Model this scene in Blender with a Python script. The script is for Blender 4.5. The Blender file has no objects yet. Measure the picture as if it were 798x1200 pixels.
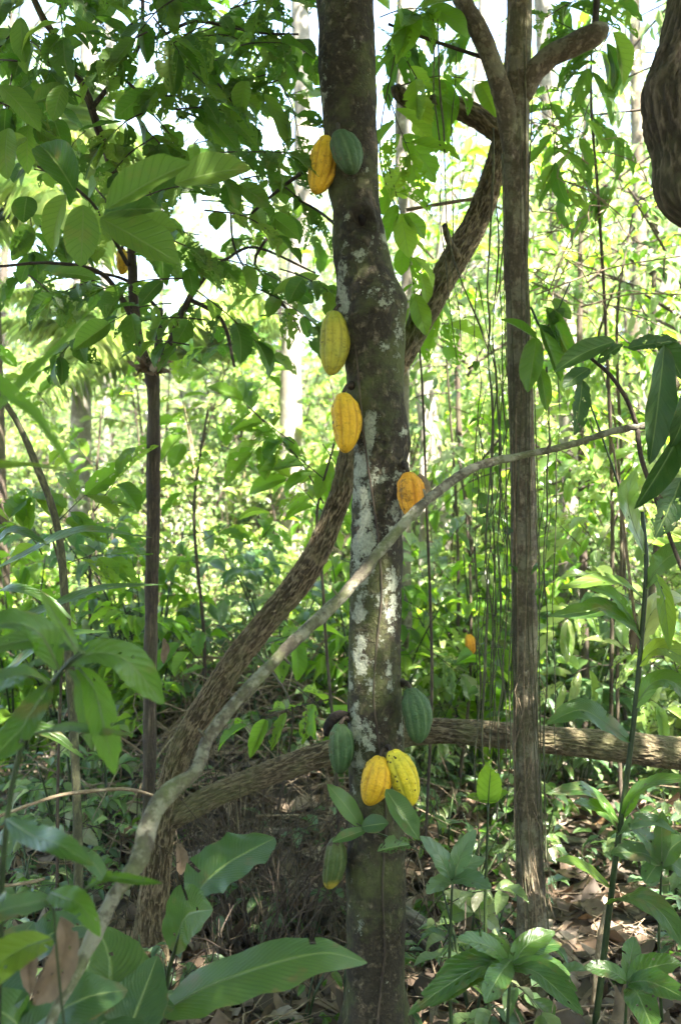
import bpy, math, random
import numpy as np
from mathutils import Vector, Matrix
random.seed(7); rng = np.random.default_rng(11)
R = math.radians
C = bpy.context.scene.collection
F = 1167.0; CAMZ = 1.5
def P(px, py, Y): return np.array([(px-399)*Y/F, Y, CAMZ-(py-600)*Y/F])
def U(a, b): return random.uniform(a, b)
def nrm(v):
    v = np.asarray(v, float); return v/(np.linalg.norm(v)+1e-9)

# ---------------------------------------------------------------- noise
def _h(i, j, k):
    n = (i*374761393 + j*668265263 + k*2147483647) & 0xffffffff
    n = ((n ^ (n >> 13))*1274126177) & 0xffffffff
    n = ((n ^ (n >> 15))*668265263) & 0xffffffff
    return ((n ^ (n >> 16)) & 0xffff)/65535.0*2-1
def vnoise(p):
    p = np.asarray(p, float); f = np.floor(p); i = f.astype(np.int64); f = p-f; f = f*f*(3-2*f)
    x, y, z = f[..., 0], f[..., 1], f[..., 2]; a, b, c = i[..., 0], i[..., 1], i[..., 2]
    L = lambda u, v, t: u+(v-u)*t
    return L(L(L(_h(a,b,c),_h(a+1,b,c),x), L(_h(a,b+1,c),_h(a+1,b+1,c),x), y),
             L(L(_h(a,b,c+1),_h(a+1,b,c+1),x), L(_h(a,b+1,c+1),_h(a+1,b+1,c+1),x), y), z)
def fbm(p, o=4):
    s = 0; a = 1; t = 0
    for k in range(o):
        s = s+a*vnoise(np.asarray(p)*2**k+k*17.3); t += a; a *= .5
    return s/t

def ground_z(x, y):
    x = np.asarray(x, float); y = np.asarray(y, float)
    s = np.clip((y-6.2)/9, 0, None); s = np.where(s < 1, s*s*.5, s-.5)
    z = s*1.9*(1-.18*np.clip(x/6, -1.4, 1.4))
    z = z+.62*np.exp(-((x+.55)**2/.5+(y-5.0)**2/.9)) + .10*np.exp(-((x-1.4)**2/.5+(y-4.4)**2/.5))
    q = np.stack([x*.8, y*.8, x*0+3], -1)
    z = z+.07*vnoise(q)+.03*vnoise(q*3.1)
    far = np.clip((y-40)/60, 0, 1); z = z*(1-far)+far*6
    return z

# ---------------------------------------------------------------- mesh buffers
class MB:
    def __init__(s): s.v = []; s.q = []; s.t = []; s.uv = []; s.m = []; s.n = 0
    def add(s, v, q=None, t=None, uv=None, m=None):
        v = np.asarray(v, float).reshape(-1, 3); k = len(v)
        s.v.append(v)
        if q is not None and len(q): s.q.append(np.asarray(q, int)+s.n)
        if t is not None and len(t): s.t.append(np.asarray(t, int)+s.n)
        s.uv.append(np.zeros((k, 2)) if uv is None else np.asarray(uv, float).reshape(-1, 2))
        s.m.append(np.zeros(k) if m is None else np.broadcast_to(np.asarray(m, float), (k,)).copy())
        s.n += k
    def mesh(s, name, off=(0, 0, 0)):
        v = np.concatenate(s.v)-np.asarray(off, float)
        q = np.concatenate(s.q) if s.q else np.zeros((0, 4), int)
        t = np.concatenate(s.t) if s.t else np.zeros((0, 3), int)
        uv = np.concatenate(s.uv); m = np.concatenate(s.m)
        me = bpy.data.meshes.new(name)
        me.vertices.add(len(v)); me.vertices.foreach_set('co', v.ravel())
        li = np.concatenate([q.ravel(), t.ravel()]).astype(np.int32)
        me.loops.add(len(li)); me.loops.foreach_set('vertex_index', li)
        tot = np.concatenate([np.full(len(q), 4), np.full(len(t), 3)]).astype(np.int32)
        st = np.concatenate([[0], np.cumsum(tot)[:-1]]).astype(np.int32)
        me.polygons.add(len(tot)); me.polygons.foreach_set('loop_start', st)
        me.polygons.foreach_set('use_smooth', np.ones(len(tot), bool))
        l = me.uv_layers.new(name='UVMap'); l.data.foreach_set('uv', uv[li].ravel())
        a = me.attributes.new('msk', 'FLOAT', 'POINT'); a.data.foreach_set('value', m)
        me.update(calc_edges=True); me.validate()
        return me

def thing(name, label, cat, loc=(0, 0, 0), group=None):
    o = bpy.data.objects.new(name, None); C.objects.link(o); o.location = tuple(float(c) for c in loc)
    o.empty_display_size = .05
    o['label'] = label; o['category'] = cat
    if group: o['group'] = group
    return o
def part(name, mb, mat, parent, label=None):
    """mb is in world coordinates of the source thing"""
    me = mb.mesh(name, parent['_o'] if parent is not None and '_o' in parent else off_of(parent))
    me.materials.append(mat); o = bpy.data.objects.new(name, me); C.objects.link(o); o.parent = parent
    if label: o['label'] = label
    return o
def part2(name, mb1, mat1, mb2, mat2, parent, label=None):
    """leaves plus the twigs that carry them, as one foliage mesh with two materials"""
    if not mb2.v: return part(name, mb1, mat1, parent, label)
    nq1 = sum(len(a) for a in mb1.q); nq2 = sum(len(a) for a in mb2.q); nt2 = sum(len(a) for a in mb2.t)
    m = MB(); m.v = mb1.v+mb2.v; m.q = mb1.q+[a+mb1.n for a in mb2.q]; m.t = [a+mb1.n for a in mb2.t]; m.uv = mb1.uv+mb2.uv; m.m = mb1.m+mb2.m; m.n = mb1.n+mb2.n
    o = part(name, m, mat1, parent, label); o.data.materials.append(mat2)
    mi = np.zeros(len(o.data.polygons), np.int32); mi[nq1:] = 1; o.data.polygons.foreach_set('material_index', mi)
    return o
def off_of(p):
    o = np.zeros(3)
    while p is not None: o = o+np.array(p.location); p = p.parent
    return o
def single(name, mb, mat, label, cat, loc=(0,0,0), group=None, kind=None):
    me = mb.mesh(name, loc); me.materials.append(mat); o = bpy.data.objects.new(name, me); C.objects.link(o)
    o.location = tuple(float(c) for c in loc)
    if label: o['label'] = label
    if cat: o['category'] = cat
    if group: o['group'] = group
    if kind: o['kind'] = kind
    return o
def dup(root, loc, rz, sc, label=None, group=None):
    r = root.copy(); C.objects.link(r); r.location = tuple(float(c) for c in loc)
    r.rotation_euler = (U(-.05, .05), U(-.05, .05), rz); r.scale = (sc, sc, sc*U(.88, 1.12))
    if label: r['label'] = label
    if group: r['group'] = group
    for ch in list(root.children):
        c = ch.copy(); C.objects.link(c); c.parent = r
        for g in ch.children:
            d = g.copy(); C.objects.link(d); d.parent = c
    return r

# ---------------------------------------------------------------- tubes
def crom(pts, step):
    pts = np.asarray(pts, float); n = len(pts)
    ext = np.vstack([2*pts[0]-pts[1], pts, 2*pts[-1]-pts[-2]]); out = []
    for i in range(n-1):
        p0, p1, p2, p3 = ext[i:i+4]; k = max(1, int(np.linalg.norm((p2-p1)[:3])/step))
        t = (np.arange(k)/k)[:, None]
        out.append(.5*((2*p1)+(-p0+p2)*t+(2*p0-5*p1+4*p2-p3)*t*t+(-p0+3*p1-3*p2+p3)*t**3))
    out.append(pts[-1:]); return np.vstack(out)
def tube(mb, pts, seg=8, step=.05, disp=None, msk=None, mval=0.0):
    """pts rows: x,y,z,r"""
    c = crom(pts, step); p = c[:, :3]; r = np.maximum(c[:, 3], 2e-4); n = len(p)
    T = np.gradient(p, axis=0); T /= np.linalg.norm(T, axis=1)[:, None]+1e-9
    ref = np.array([1., 0, 0]) if abs(T[0, 0]) < .8 else np.array([0, 1., 0])
    a = nrm(ref-T[0]*ref.dot(T[0])); A = []
    for i in range(n):
        a = nrm(a-T[i]*a.dot(T[i])); A.append(a)
    A = np.array(A); B = np.cross(T, A)
    th = np.linspace(0, 2*math.pi, seg+1)
    D = A[:, None]*np.cos(th)[None, :, None]+B[:, None]*np.sin(th)[None, :, None]
    s = np.concatenate([[0], np.cumsum(np.linalg.norm(np.diff(p, axis=0), axis=1))])
    S = np.broadcast_to(s[:, None], (n, seg+1)); TH = np.broadcast_to(th[None], (n, seg+1))
    rr = np.broadcast_to(r[:, None], (n, seg+1)).copy()
    base = p[:, None]+D*rr[..., None]
    if disp is not None: rr = rr+disp(base, D, TH, S, rr)
    V = p[:, None]+D*rr[..., None]
    V[:, -1] = V[:, 0]
    m = msk(V, D, TH, S) if msk is not None else mval
    i = np.arange(n-1)[:, None]*(seg+1)+np.arange(seg)[None]
    q = np.stack([i, i+1, i+seg+2, i+seg+1], -1).reshape(-1, 4)
    uv = np.stack([TH/(2*math.pi)*2*math.pi*np.mean(r), S], -1)
    k = n*(seg+1)
    V2 = np.vstack([V.reshape(-1, 3), p[:1], p[-1:]])
    j = np.arange(seg)
    t = np.vstack([np.stack([j+1, j, np.full(seg, k)], -1), np.stack([j+(n-1)*(seg+1), j+1+(n-1)*(seg+1), np.full(seg, k+1)], -1)])
    uv2 = np.vstack([uv.reshape(-1, 2), uv[0, 0], uv[-1, 0]])
    m2 = np.concatenate([np.broadcast_to(m, (n, seg+1)).ravel(), [0, 0]])
    mb.add(V2, q, t, uv2, m2)
    return p
def path(rows):
    """rows of (px, py, half width in px, Y) -> xyz r"""
    return [list(P(a, b, Y))+[w*Y/F] for a, b, w, Y in rows]

# ---------------------------------------------------------------- leaves
def shape_w(kind, t):
    if kind == 'cacao': w = t**.62*(1-t)**.62; w = w/w.max(); w = np.where(t > .86, np.maximum(w*.8, .0), w)
    elif kind == 'ovate': w = t**.45*(1-t)**.8; w = w/w.max()
    elif kind == 'lance': w = t**.8*(1-t)**.9; w = w/w.max()
    elif kind == 'banana': w = np.clip(t*5, 0, 1)**.6*np.clip((1-t)*3.0, 0, 1)**.65; w = w/w.max()
    elif kind == 'strap': w = np.clip(t*3, .25, 1)*np.clip((1-t)*2.2, 0, 1)**.8; w = w/w.max()
    elif kind == 'round': w = t**.4*(1-t)**.45; w = w/w.max()
    return np.maximum(w, .03)
class Proto: pass
def make_proto(kind, nu, nv, bend=.5, fold=.25, wave=.03, holes=0, seed=0, bites=0):
    g = np.random.default_rng(seed); t = np.linspace(0, 1, nv+1); u = np.linspace(-1, 1, nu+1)
    w = shape_w(kind, t)*.5
    ang = bend*t**1.3; dy = np.cos(ang); dz = -np.sin(ang)
    y = np.concatenate([[0], np.cumsum((dy[1:]+dy[:-1])/2/nv)]); z = np.concatenate([[0], np.cumsum((dz[1:]+dz[:-1])/2/nv)])
    UU, TT = np.meshgrid(u, t); W = np.repeat(w[:, None], nu+1, 1)
    if bites:
        for b in range(bites):
            tc = g.uniform(.15, .95); sd = g.choice([-1, 1]); dpt = g.uniform(.15, .6); ww = g.uniform(.03, .09)
            k = 1-dpt*np.exp(-((TT-tc)/ww)**2)*(np.sign(UU) == sd); W = W*k
        W = W*(1+.06*g.standard_normal(W.shape)*(abs(UU) > .9))
    X = UU*W
    ph = g.uniform(0, 6)
    Z = z[:, None]+abs(UU)**1.3*W*fold+wave*np.sin(TT*g.uniform(9, 16)+ph+(UU > 0)*2)*abs(UU)**2*np.sin(TT*math.pi)
    X = X+.04*g.uniform(-1, 1)*np.sin(TT*3)
    Y = np.repeat(y[:, None], nu+1, 1)
    if holes:
        jm = (abs(UU) < .95)*(TT > .04)*(TT < .96)
        X = X+jm*g.uniform(-.32, .32, X.shape)/nu*W*1.6; Y = Y+jm*g.uniform(-.32, .32, X.shape)/nv
    i = np.arange(nv)[:, None]*(nu+1)+np.arange(nu)[None]
    q = np.stack([i, i+1, i+nu+2, i+nu+1], -1)
    keep = np.ones((nv, nu), bool)
    for h in range(holes):
        a = g.integers(2, nv-1); b = g.integers(0, nu); 
        for s_ in range(g.integers(1, 5)):
            aa = min(nv-2, max(1, a+g.integers(-1, 2))); bb = min(nu-1, max(0, b+g.integers(-1, 2)))
            if bb in (nu//2-1, nu//2) and g.random() < .8: continue
            keep[aa, bb] = False
    p = Proto(); p.v = np.stack([X, Y, Z], -1).reshape(-1, 3); p.q = q[keep].reshape(-1, 4)
    p.uv = np.stack([UU*.5+.5, TT], -1).reshape(-1, 2)
    return p
PR = {}
def protos(key):
    if key in PR: return PR[key]
    kind, lod = key.split('_'); L = []
    if lod == 'hi':
        for s in range(16):
            h = 0 if s < 6 else (7 if s < 11 else 26)
            L.append(make_proto(kind, 12, 22, U(.1, 1.1), U(.1, .45), .025, h, 100+s, 0 if s < 4 else (2 if s < 11 else 5)))
    elif lod == 'clean':
        for s in range(8): L.append(make_proto(kind, 8, 16, U(.1, .9), U(.1, .4), .02, 0, 200+s, 0))
    elif lod == 'mid':
        for s in range(8): L.append(make_proto(kind, 4, 6, U(.2, 1.1), U(.15, .5), .04, 0, 300+s, 0))
    else:
        for s in range(6): L.append(make_proto(kind, 2, 3, U(.2, 1.0), U(.1, .6), .0, 0, 400+s, 0))
    PR[key] = L; return L
class Leaves:
    def __init__(s): s.d = {}
    def add(s, pos, dr, up, L, W, key='cacao_mid', rnd=None, idx=None):
        y = nrm(dr); x = np.cross(y, np.asarray(up, float))
        if np.linalg.norm(x) < 1e-3: x = np.cross(y, [1, 0, .1])
        x = nrm(x); z = np.cross(x, y); pl = protos(key); i = random.randrange(len(pl)) if idx is None else idx
        s.d.setdefault((key, i), []).append((pos, x, y, z, L, W, random.random() if rnd is None else rnd))
    def into(s, mb):
        for (key, i), L in s.d.items():
            p = protos(key)[i]; n = len(L)
            pos = np.array([a[0] for a in L], float); M = np.array([[a[1], a[2], a[3]] for a in L], float)
            Ln = np.array([a[4] for a in L]); Wn = np.array([a[5] for a in L]); rn = np.array([a[6] for a in L])
            sc = np.stack([Wn, Ln, Ln], -1)
            v = p.v[None]*sc[:, None]; v = np.einsum('nki,nij->nkj', v, M)+pos[:, None]
            k = len(p.v); q = (p.q[None]+(np.arange(n)*k)[:, None, None]).reshape(-1, 4)
            mb.add(v.reshape(-1, 3), q, None, np.tile(p.uv, (n, 1)), np.repeat(rn, k))
    def mb(s): m = MB(); s.into(m); return m
def twig(tb, lv, a, b, n, L, key, wr=.4, sag=.1, droop=.35, r=.003, start=.15, tip=True, splay=.9, tseg=5, upv=(0, 0, 1), jit=.25):
    """a thin twig from a to b with n alternate leaves"""
    a = np.asarray(a, float); b = np.asarray(b, float); d = b-a; ln = np.linalg.norm(d)
    mid = (a+b)/2+np.array([0, 0, sag*ln])+rng.normal(0, .03*ln, 3)
    pts = [list(a)+[r], list(mid)+[r*.8], list(b)+[r*.45]]
    p = tube(tb, pts, tseg, max(ln/6, .02)); dn = nrm(d)
    side = np.cross(dn, upv); side = nrm(side) if np.linalg.norm(side) > .1 else np.array([1., 0, 0])
    for i in range(n):
        f = start+(1-start)*(i+.5)/n; q = p[min(len(p)-1, int(f*(len(p)-1)+.5))]
        sg = 1 if i % 2 else -1
        dr = dn*U(.25, .7)+side*sg*splay*U(.7, 1.2)+np.array([0, 0, -droop*U(.3, 1.6)])+rng.normal(0, jit*.6, 3)
        up = np.asarray(upv, float)+rng.normal(0, jit, 3)
        l = L*U(.7, 1.15)*(1-.25*abs(f-.6)); dr = nrm(dr)
        q2 = q+dr*l*.08; tube(tb, [list(q)+[r*.5], list(q2)+[r*.4]], 4, 1)
        lv.add(q2, dr, up, l, l*wr*U(.85, 1.15), key)
    if tip: lv.add(b, nrm(dn+np.array([0, 0, -droop*.6])), np.asarray(upv)+rng.normal(0, jit, 3), L, L*wr, key)

# ---------------------------------------------------------------- materials
def newmat(name):
    m = bpy.data.materials.new(name); m.use_nodes = True; nt = m.node_tree; nt.nodes.clear()
    return m, nt, nt.nodes.new('ShaderNodeOutputMaterial')
class N:
    def __init__(s, nt): s.nt = nt
    def __call__(s, t, **k):
        n = s.nt.nodes.new('ShaderNode'+t)
        for a, b in k.items():
            if a.startswith('i_'): n.inputs[int(a[2:]) if a[2:].isdigit() else a[2:].replace('_', ' ')].default_value = b
            else: setattr(n, a, b)
        return n
    def l(s, a, b): s.nt.links.new(a, b)
    def math(s, op, a, b=None, c=None, clamp=False):
        n = s.nt.nodes.new('ShaderNodeMath'); n.operation = op; n.use_clamp = clamp
        for i, x in enumerate((a, b, c)):
            if x is None: continue
            if hasattr(x, 'links'): s.l(x, n.inputs[i])
            else: n.inputs[i].default_value = x
        return n.outputs[0]
    def mix(s, f, a, b, bt='MIX'):
        n = s.nt.nodes.new('ShaderNodeMix'); n.data_type = 'RGBA'; n.blend_type = bt
        for x, k in ((f, 0), (a, 6), (b, 7)):
            if hasattr(x, 'links'): s.l(x, n.inputs[k])
            else: n.inputs[k].default_value = x if k == 0 else (*x, 1) if len(x) == 3 else x
        return n.outputs[2]
    def ramp(s, f, stops, interp='LINEAR'):
        n = s.nt.nodes.new('ShaderNodeValToRGB'); n.color_ramp.interpolation = interp; e = n.color_ramp.elements
        while len(e) < len(stops): e.new(.5)
        for x, (p, c) in zip(e, stops): x.position = p; x.color = (*c, 1) if len(c) == 3 else c
        s.l(f, n.inputs[0]); return n.outputs[0]
    def mapr(s, f, a, b, c=0, d=1):
        n = s.nt.nodes.new('ShaderNodeMapRange'); s.l(f, n.inputs[0])
        for i, x in enumerate((a, b, c, d)): n.inputs[i+1].default_value = x
        return n.outputs[0]
def leaf_mat(name, stops, tstops, trans=.42, rough=.38, vein=.5, nlat=9, spec=.5, dead=0.0):
    m, nt, out = newmat(name); n = N(nt)
    at = n('Attribute', attribute_name='msk'); oi = n('ObjectInfo')
    uv = n('UVMap'); sp = n('SeparateXYZ'); n.l(uv.outputs[0], sp.inputs[0])
    r = n.math('FRACT', n.math('ADD', at.outputs['Fac'], n.math('MULTIPLY', oi.outputs['Random'], .37)))
    col = n.ramp(r, stops); tcol = n.ramp(r, tstops)
    au = n.math('ABSOLUTE', n.math('SUBTRACT', sp.outputs[0], .5))
    mid = n.mapr(au, .012, .035, 1, 0)
    lat = n.math('FRACT', n.math('MULTIPLY', n.math('SUBTRACT', sp.outputs[1], n.math('MULTIPLY', au, .45)), float(nlat)))
    latl = n.mapr(n.math('ABSOLUTE', n.math('SUBTRACT', lat, .5)), .0, .09, 1, 0)
    v = n.math('MAXIMUM', mid, n.math('MULTIPLY', latl, .55), clamp=True)
    tc = n('TexCoord')
    no = n('TexNoise', i_Scale=35.0, i_Detail=3.0); n.l(tc.outputs['Object'], no.inputs['Vector'])
    col = n.mix(n.mapr(no.outputs[0], .35, .7, 0, .35), col, (.10, .13, .03))
    if dead:
        no2 = n('TexNoise', i_Scale=14.0, i_Detail=4.0); n.l(tc.outputs['Object'], no2.inputs['Vector'])
        col = n.mix(n.mapr(no2.outputs[0], .60, .66, 0, dead), col, (.16, .09, .04))
    n3 = n('TexNoise', i_Scale=9.0, i_Detail=5.0); n.l(tc.outputs['Object'], n3.inputs['Vector'])
    col = n.mix(n.mapr(n3.outputs[0], .35, .65, 0, .45), col, (.03, .07, .012), 'MIX')
    ed = n.math('ADD', n.math('MULTIPLY', au, 2.0), n.math('MULTIPLY', n.math('SUBTRACT', no.outputs[0], .5), .9))
    col = n.mix(n.mapr(ed, 1.0, 1.12, 0, .8), col, (.17, .11, .045))
    col = n.mix(n.math('MULTIPLY', latl, vein*.75), col, (.018, .04, .012))
    col = n.mix(n.math('MULTIPLY', mid, vein), col, (.20, .27, .08))
    tcol = n.mix(n.math('MULTIPLY', v, vein*.8), tcol, (.10, .17, .02))
    bump = n('Bump', i_Strength=.32, i_Distance=.004)
    hh = n.math('ADD', n.math('MULTIPLY', v, -1.0), n.math('MULTIPLY', n.math('SINE', n.math('MULTIPLY', lat, 6.283)), .22))
    n.l(hh, bump.inputs['Height'])
    b = n('BsdfPrincipled'); b.inputs['Roughness'].default_value = rough; b.inputs['Specular IOR Level'].default_value = spec
    n.l(col, b.inputs['Base Color']); n.l(bump.outputs[0], b.inputs['Normal'])
    t = n('BsdfTranslucent'); n.l(tcol, t.inputs[0]); n.l(bump.outputs[0], t.inputs['Normal'])
    mx = n('MixShader'); mx.inputs[0].default_value = trans; n.l(b.outputs[0], mx.inputs[1]); n.l(t.outputs[0], mx.inputs[2])
    n.l(mx.outputs[0], out.inputs[0]); return m
G = lambda *s: [(p, c) for p, c in s]
M = {}
M['cacao'] = leaf_mat('cacao_leaf', G((0, (.025,.060,.012)), (.5, (.04,.088,.016)), (.85, (.065,.12,.02)), (1, (.11,.15,.03))),
    G((0, (.10,.25,.018)), (.5, (.18,.37,.03)), (1, (.36,.56,.06))), .44, .44, .8, 9, spec=.25, dead=.6)
M['fresh'] = leaf_mat('fresh_leaf', G((0, (.05,.13,.014)), (.5, (.075,.17,.018)), (1, (.13,.22,.025))),
    G((0, (.24,.50,.02)), (.5, (.34,.60,.03)), (1, (.5,.7,.06))), .5, .42, .5, 8, spec=.28)
M['broad'] = leaf_mat('broad_leaf', G((0, (.026,.07,.026)), (.5, (.036,.09,.028)), (1, (.06,.125,.024))),
    G((0, (.10,.26,.03)), (1, (.22,.40,.03))), .28, .36, .8, 26, spec=.45, dead=.7)
M['gloss'] = leaf_mat('glossy_leaf', G((0, (.025,.07,.014)), (.5, (.035,.095,.016)), (1, (.06,.13,.018))),
    G((0, (.13,.32,.02)), (1, (.26,.48,.03))), .34, .30, .6, 10, spec=.45, dead=.7)
M['bush'] = leaf_mat('bush_leaf', G((0, (.05,.10,.035)), (.35, (.095,.16,.055)), (.65, (.16,.22,.085)), (.85, (.25,.29,.14)), (1, (.42,.38,.28))),
    G((0, (.18,.34,.08)), (.5, (.32,.48,.14)), (1, (.52,.62,.26))), .42, .27, .3, 6, spec=.7)
M['bright'] = leaf_mat('bright_leaf', G((0, (.085,.16,.035)), (.4, (.155,.235,.055)), (.8, (.24,.31,.085)), (1, (.36,.39,.16))),
    G((0, (.30,.50,.07)), (.5, (.47,.63,.12)), (1, (.62,.72,.22))), .48, .28, .25, 6, spec=.7)
M['teal'] = leaf_mat('bluish_leaf', G((0, (.05,.10,.055)), (.5, (.08,.15,.075)), (1, (.13,.19,.08))),
    G((0, (.14,.32,.09)), (1, (.28,.46,.13))), .32, .3, .3, 6, spec=.6)
M['dark'] = leaf_mat('dark_leaf', G((0, (.022,.055,.018)), (1, (.04,.085,.02))), G((0, (.06,.17,.02)), (1, (.12,.27,.03))), .22, .45, .6, 9, spec=.3)
M['palm'] = leaf_mat('palm_leaflet', G((0, (.10,.18,.05)), (1, (.2,.27,.08))), G((0, (.4,.55,.12)), (1, (.6,.68,.2))), .5, .35, .1, 2)
def dead_mat(name, stops, trans=.15):
    m, nt, out = newmat(name); n = N(nt); at = n('Attribute', attribute_name='msk')
    col = n.ramp(at.outputs['Fac'], stops); tc = n('TexCoord')
    no = n('TexNoise', i_Scale=40.0, i_Detail=4.0); n.l(tc.outputs['Object'], no.inputs['Vector'])
    col = n.mix(n.mapr(no.outputs[0], .3, .7, 0, .6), col, (.05, .035, .02))
    b = n('BsdfPrincipled', i_Roughness=.7); n.l(col, b.inputs['Base Color'])
    t = n('BsdfTranslucent'); n.l(col, t.inputs[0]); mx = n('MixShader'); mx.inputs[0].default_value = trans
    n.l(b.outputs[0], mx.inputs[1]); n.l(t.outputs[0], mx.inputs[2]); n.l(mx.outputs[0], out.inputs[0]); return m
M['dead'] = dead_mat('dead_leaf', G((0, (.06,.04,.025)), (.4, (.16,.10,.06)), (.7, (.28,.20,.13)), (.88, (.42,.35,.27)), (1, (.36,.20,.09))))

def bark_mat(name, dark, mid, light, sx=60, sy=9, bump=.6, dist=.006, lichen=None, moss=None, ridgecol=False, mottle=None, rough=.85):
    """UV in metres: u around, v along. sx, sy = ridge frequencies"""
    m, nt, out = newmat(name); n = N(nt); tc = n('TexCoord'); uv = n('UVMap')
    mp = n('Mapping'); mp.inputs['Scale'].default_value = (sx, sy, 1); n.l(uv.outputs[0], mp.inputs[0])
    wn = n('TexNoise', i_Scale=12.0, i_Detail=2.0); n.l(tc.outputs['Object'], wn.inputs['Vector'])
    add = n('VectorMath', operation='MULTIPLY_ADD'); n.l(wn.outputs['Color'], add.inputs[0]); add.inputs[1].default_value = (2.2, 1.0, 0); n.l(mp.outputs[0], add.inputs[2])
    a = n('TexNoise', i_Scale=1.0, i_Detail=5.0, i_Roughness=.62); n.l(add.outputs[0], a.inputs['Vector'])
    ridge = n.math('SUBTRACT', 1.0, n.math('MULTIPLY', n.math('ABSOLUTE', n.math('SUBTRACT', a.outputs[0], .5)), 5.0), clamp=True)
    f = n('TexNoise', i_Scale=90.0, i_Detail=5.0, i_Roughness=.7); n.l(tc.outputs['Object'], f.inputs['Vector'])
    g = n('TexNoise', i_Scale=7.0, i_Detail=5.0, i_Roughness=.65); n.l(tc.outputs['Object'], g.inputs['Vector'])
    h = n.math('ADD', n.math('MULTIPLY', a.outputs[0], .9), n.math('MULTIPLY', f.outputs[0], .35))
    h = n.math('SUBTRACT', h, n.math('MULTIPLY', ridge, .35))
    col = n.ramp(h, G((.25, dark), (.5, mid), (.8, light)))
    col = n.mix(n.mapr(g.outputs[0], .4, .65, 0, .55), col, tuple(.5*x+.1*y for x, y in zip(dark, mid)))
    if ridgecol:
        at0 = n('Attribute', attribute_name='msk')
        rc = n.ramp(n.math('ADD', at0.outputs['Fac'], n.math('MULTIPLY', n.math('SUBTRACT', f.outputs[0], .5), .5)), G((.25, dark), (.55, mid), (.85, light)))
        col = n.mix(n.mapr(g.outputs[0], .35, .65, .35, .8), col, rc)
    if moss: 
        k = n('TexNoise', i_Scale=4.5, i_Detail=6.0, i_Roughness=.7); n.l(tc.outputs['Object'], k.inputs['Vector'])
        col = n.mix(n.mapr(k.outputs[0], .47, .62, 0, moss[1]), col, moss[0])
    if mottle:
        k = n('TexNoise', i_Scale=mottle[1], i_Detail=6.0, i_Roughness=.7); n.l(tc.outputs['Object'], k.inputs['Vector'])
        col = n.mix(n.mapr(k.outputs[0], .5, .56, 0, mottle[2]), col, mottle[0])
    if lichen:
        at = n('Attribute', attribute_name='msk')
        k = n('TexNoise', i_Scale=26.0, i_Detail=7.0, i_Roughness=.75); n.l(tc.outputs['Object'], k.inputs['Vector'])
        e = n.math('ADD', at.outputs['Fac'], n.math('MULTIPLY', n.math('SUBTRACT', k.outputs[0], .5), 3.0))
        e = n.mapr(e, .40, .52, 0, 1)
        k2 = n('TexNoise', i_Scale=150.0, i_Detail=3.0); n.l(tc.outputs['Object'], k2.inputs['Vector'])
        lc = n.ramp(k2.outputs[0], G((.3, tuple(.55*x for x in lichen)), (.6, lichen)))
        col = n.mix(n.math('MULTIPLY', e, .9), col, lc); h = n.math('ADD', h, n.math('MULTIPLY', e, .25))
    bu = n('Bump', i_Strength=bump, i_Distance=dist); n.l(h, bu.inputs['Height'])
    b = n('BsdfPrincipled', i_Roughness=rough); b.inputs['Specular IOR Level'].default_value = .3
    n.l(col, b.inputs['Base Color']); n.l(bu.outputs[0], b.inputs['Normal']); n.l(b.outputs[0], out.inputs[0]); return m
M['bark'] = bark_mat('cacao_bark', (.016,.013,.008), (.068,.052,.031), (.21,.175,.12), 45, 34, 1.0, .008, lichen=(.33,.345,.26), moss=((.085,.10,.03), .8))
M['ridged'] = bark_mat('ridged_bark', (.055,.040,.022), (.195,.145,.085), (.37,.29,.175), 120, 26, 1.0, .012, moss=((.15,.15,.065), .6), ridgecol=True)
M['vinebark'] = bark_mat('vine_tree_bark', (.065,.05,.033), (.185,.143,.095), (.34,.275,.19), 50, 30, .9, .006, moss=((.13,.13,.06), .6), mottle=((.30,.28,.20), 11, .35))
M['crook'] = bark_mat('dark_furrowed_bark', (.035,.028,.018), (.11,.085,.058), (.22,.18,.125), 60, 26, 1.0, .010, moss=((.09,.09,.04), .5), ridgecol=True)
M['branch'] = bark_mat('grey_branch_bark', (.06,.05,.035), (.14,.12,.085), (.25,.235,.17), 60, 40, .9, .006, moss=((.17,.20,.07), .6), mottle=((.27,.26,.19), 16, .55))
M['twig'] = bark_mat('twig_bark', (.03,.022,.016), (.075,.055,.04), (.13,.10,.07), 90, 40, .4, .002)
M['slim'] = bark_mat('sapling_bark', (.035,.025,.02), (.11,.08,.055), (.2,.155,.11), 90, 10, .8, .004, moss=((.08,.085,.035), .4))
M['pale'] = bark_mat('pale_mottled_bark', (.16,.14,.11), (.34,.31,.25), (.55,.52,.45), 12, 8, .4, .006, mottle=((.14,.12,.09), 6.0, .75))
M['dry'] = bark_mat('dry_vine_bark', (.14,.10,.06), (.30,.23,.15), (.5,.42,.30), 60, 20, .4, .002)
M['vine'] = bark_mat('liana_bark', (.05,.048,.028), (.12,.12,.06), (.2,.2,.1), 60, 20, .4, .002)
M['cane'] = bark_mat('green_cane', (.02,.035,.012), (.04,.065,.02), (.07,.095,.035), 20, 9, .2, .001, rough=.4)
M['log'] = bark_mat('log_bark', (.05,.04,.03), (.17,.14,.11), (.34,.30,.25), 60, 16, 1.0, .008, ridgecol=True, mottle=((.08,.09,.05), 7.0, .5))
M['rib'] = bark_mat('pale_midrib', (.10,.15,.05), (.15,.21,.08), (.2,.26,.1), 20, 9, .1, .001, rough=.45)
M['hole'] = bark_mat('hollow_and_pod_black', (.006,.004,.003), (.02,.014,.009), (.05,.035,.02), 60, 60, 1.0, .006)  # near black: recess shade of the knot hollow, own colour of the withered pod

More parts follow.
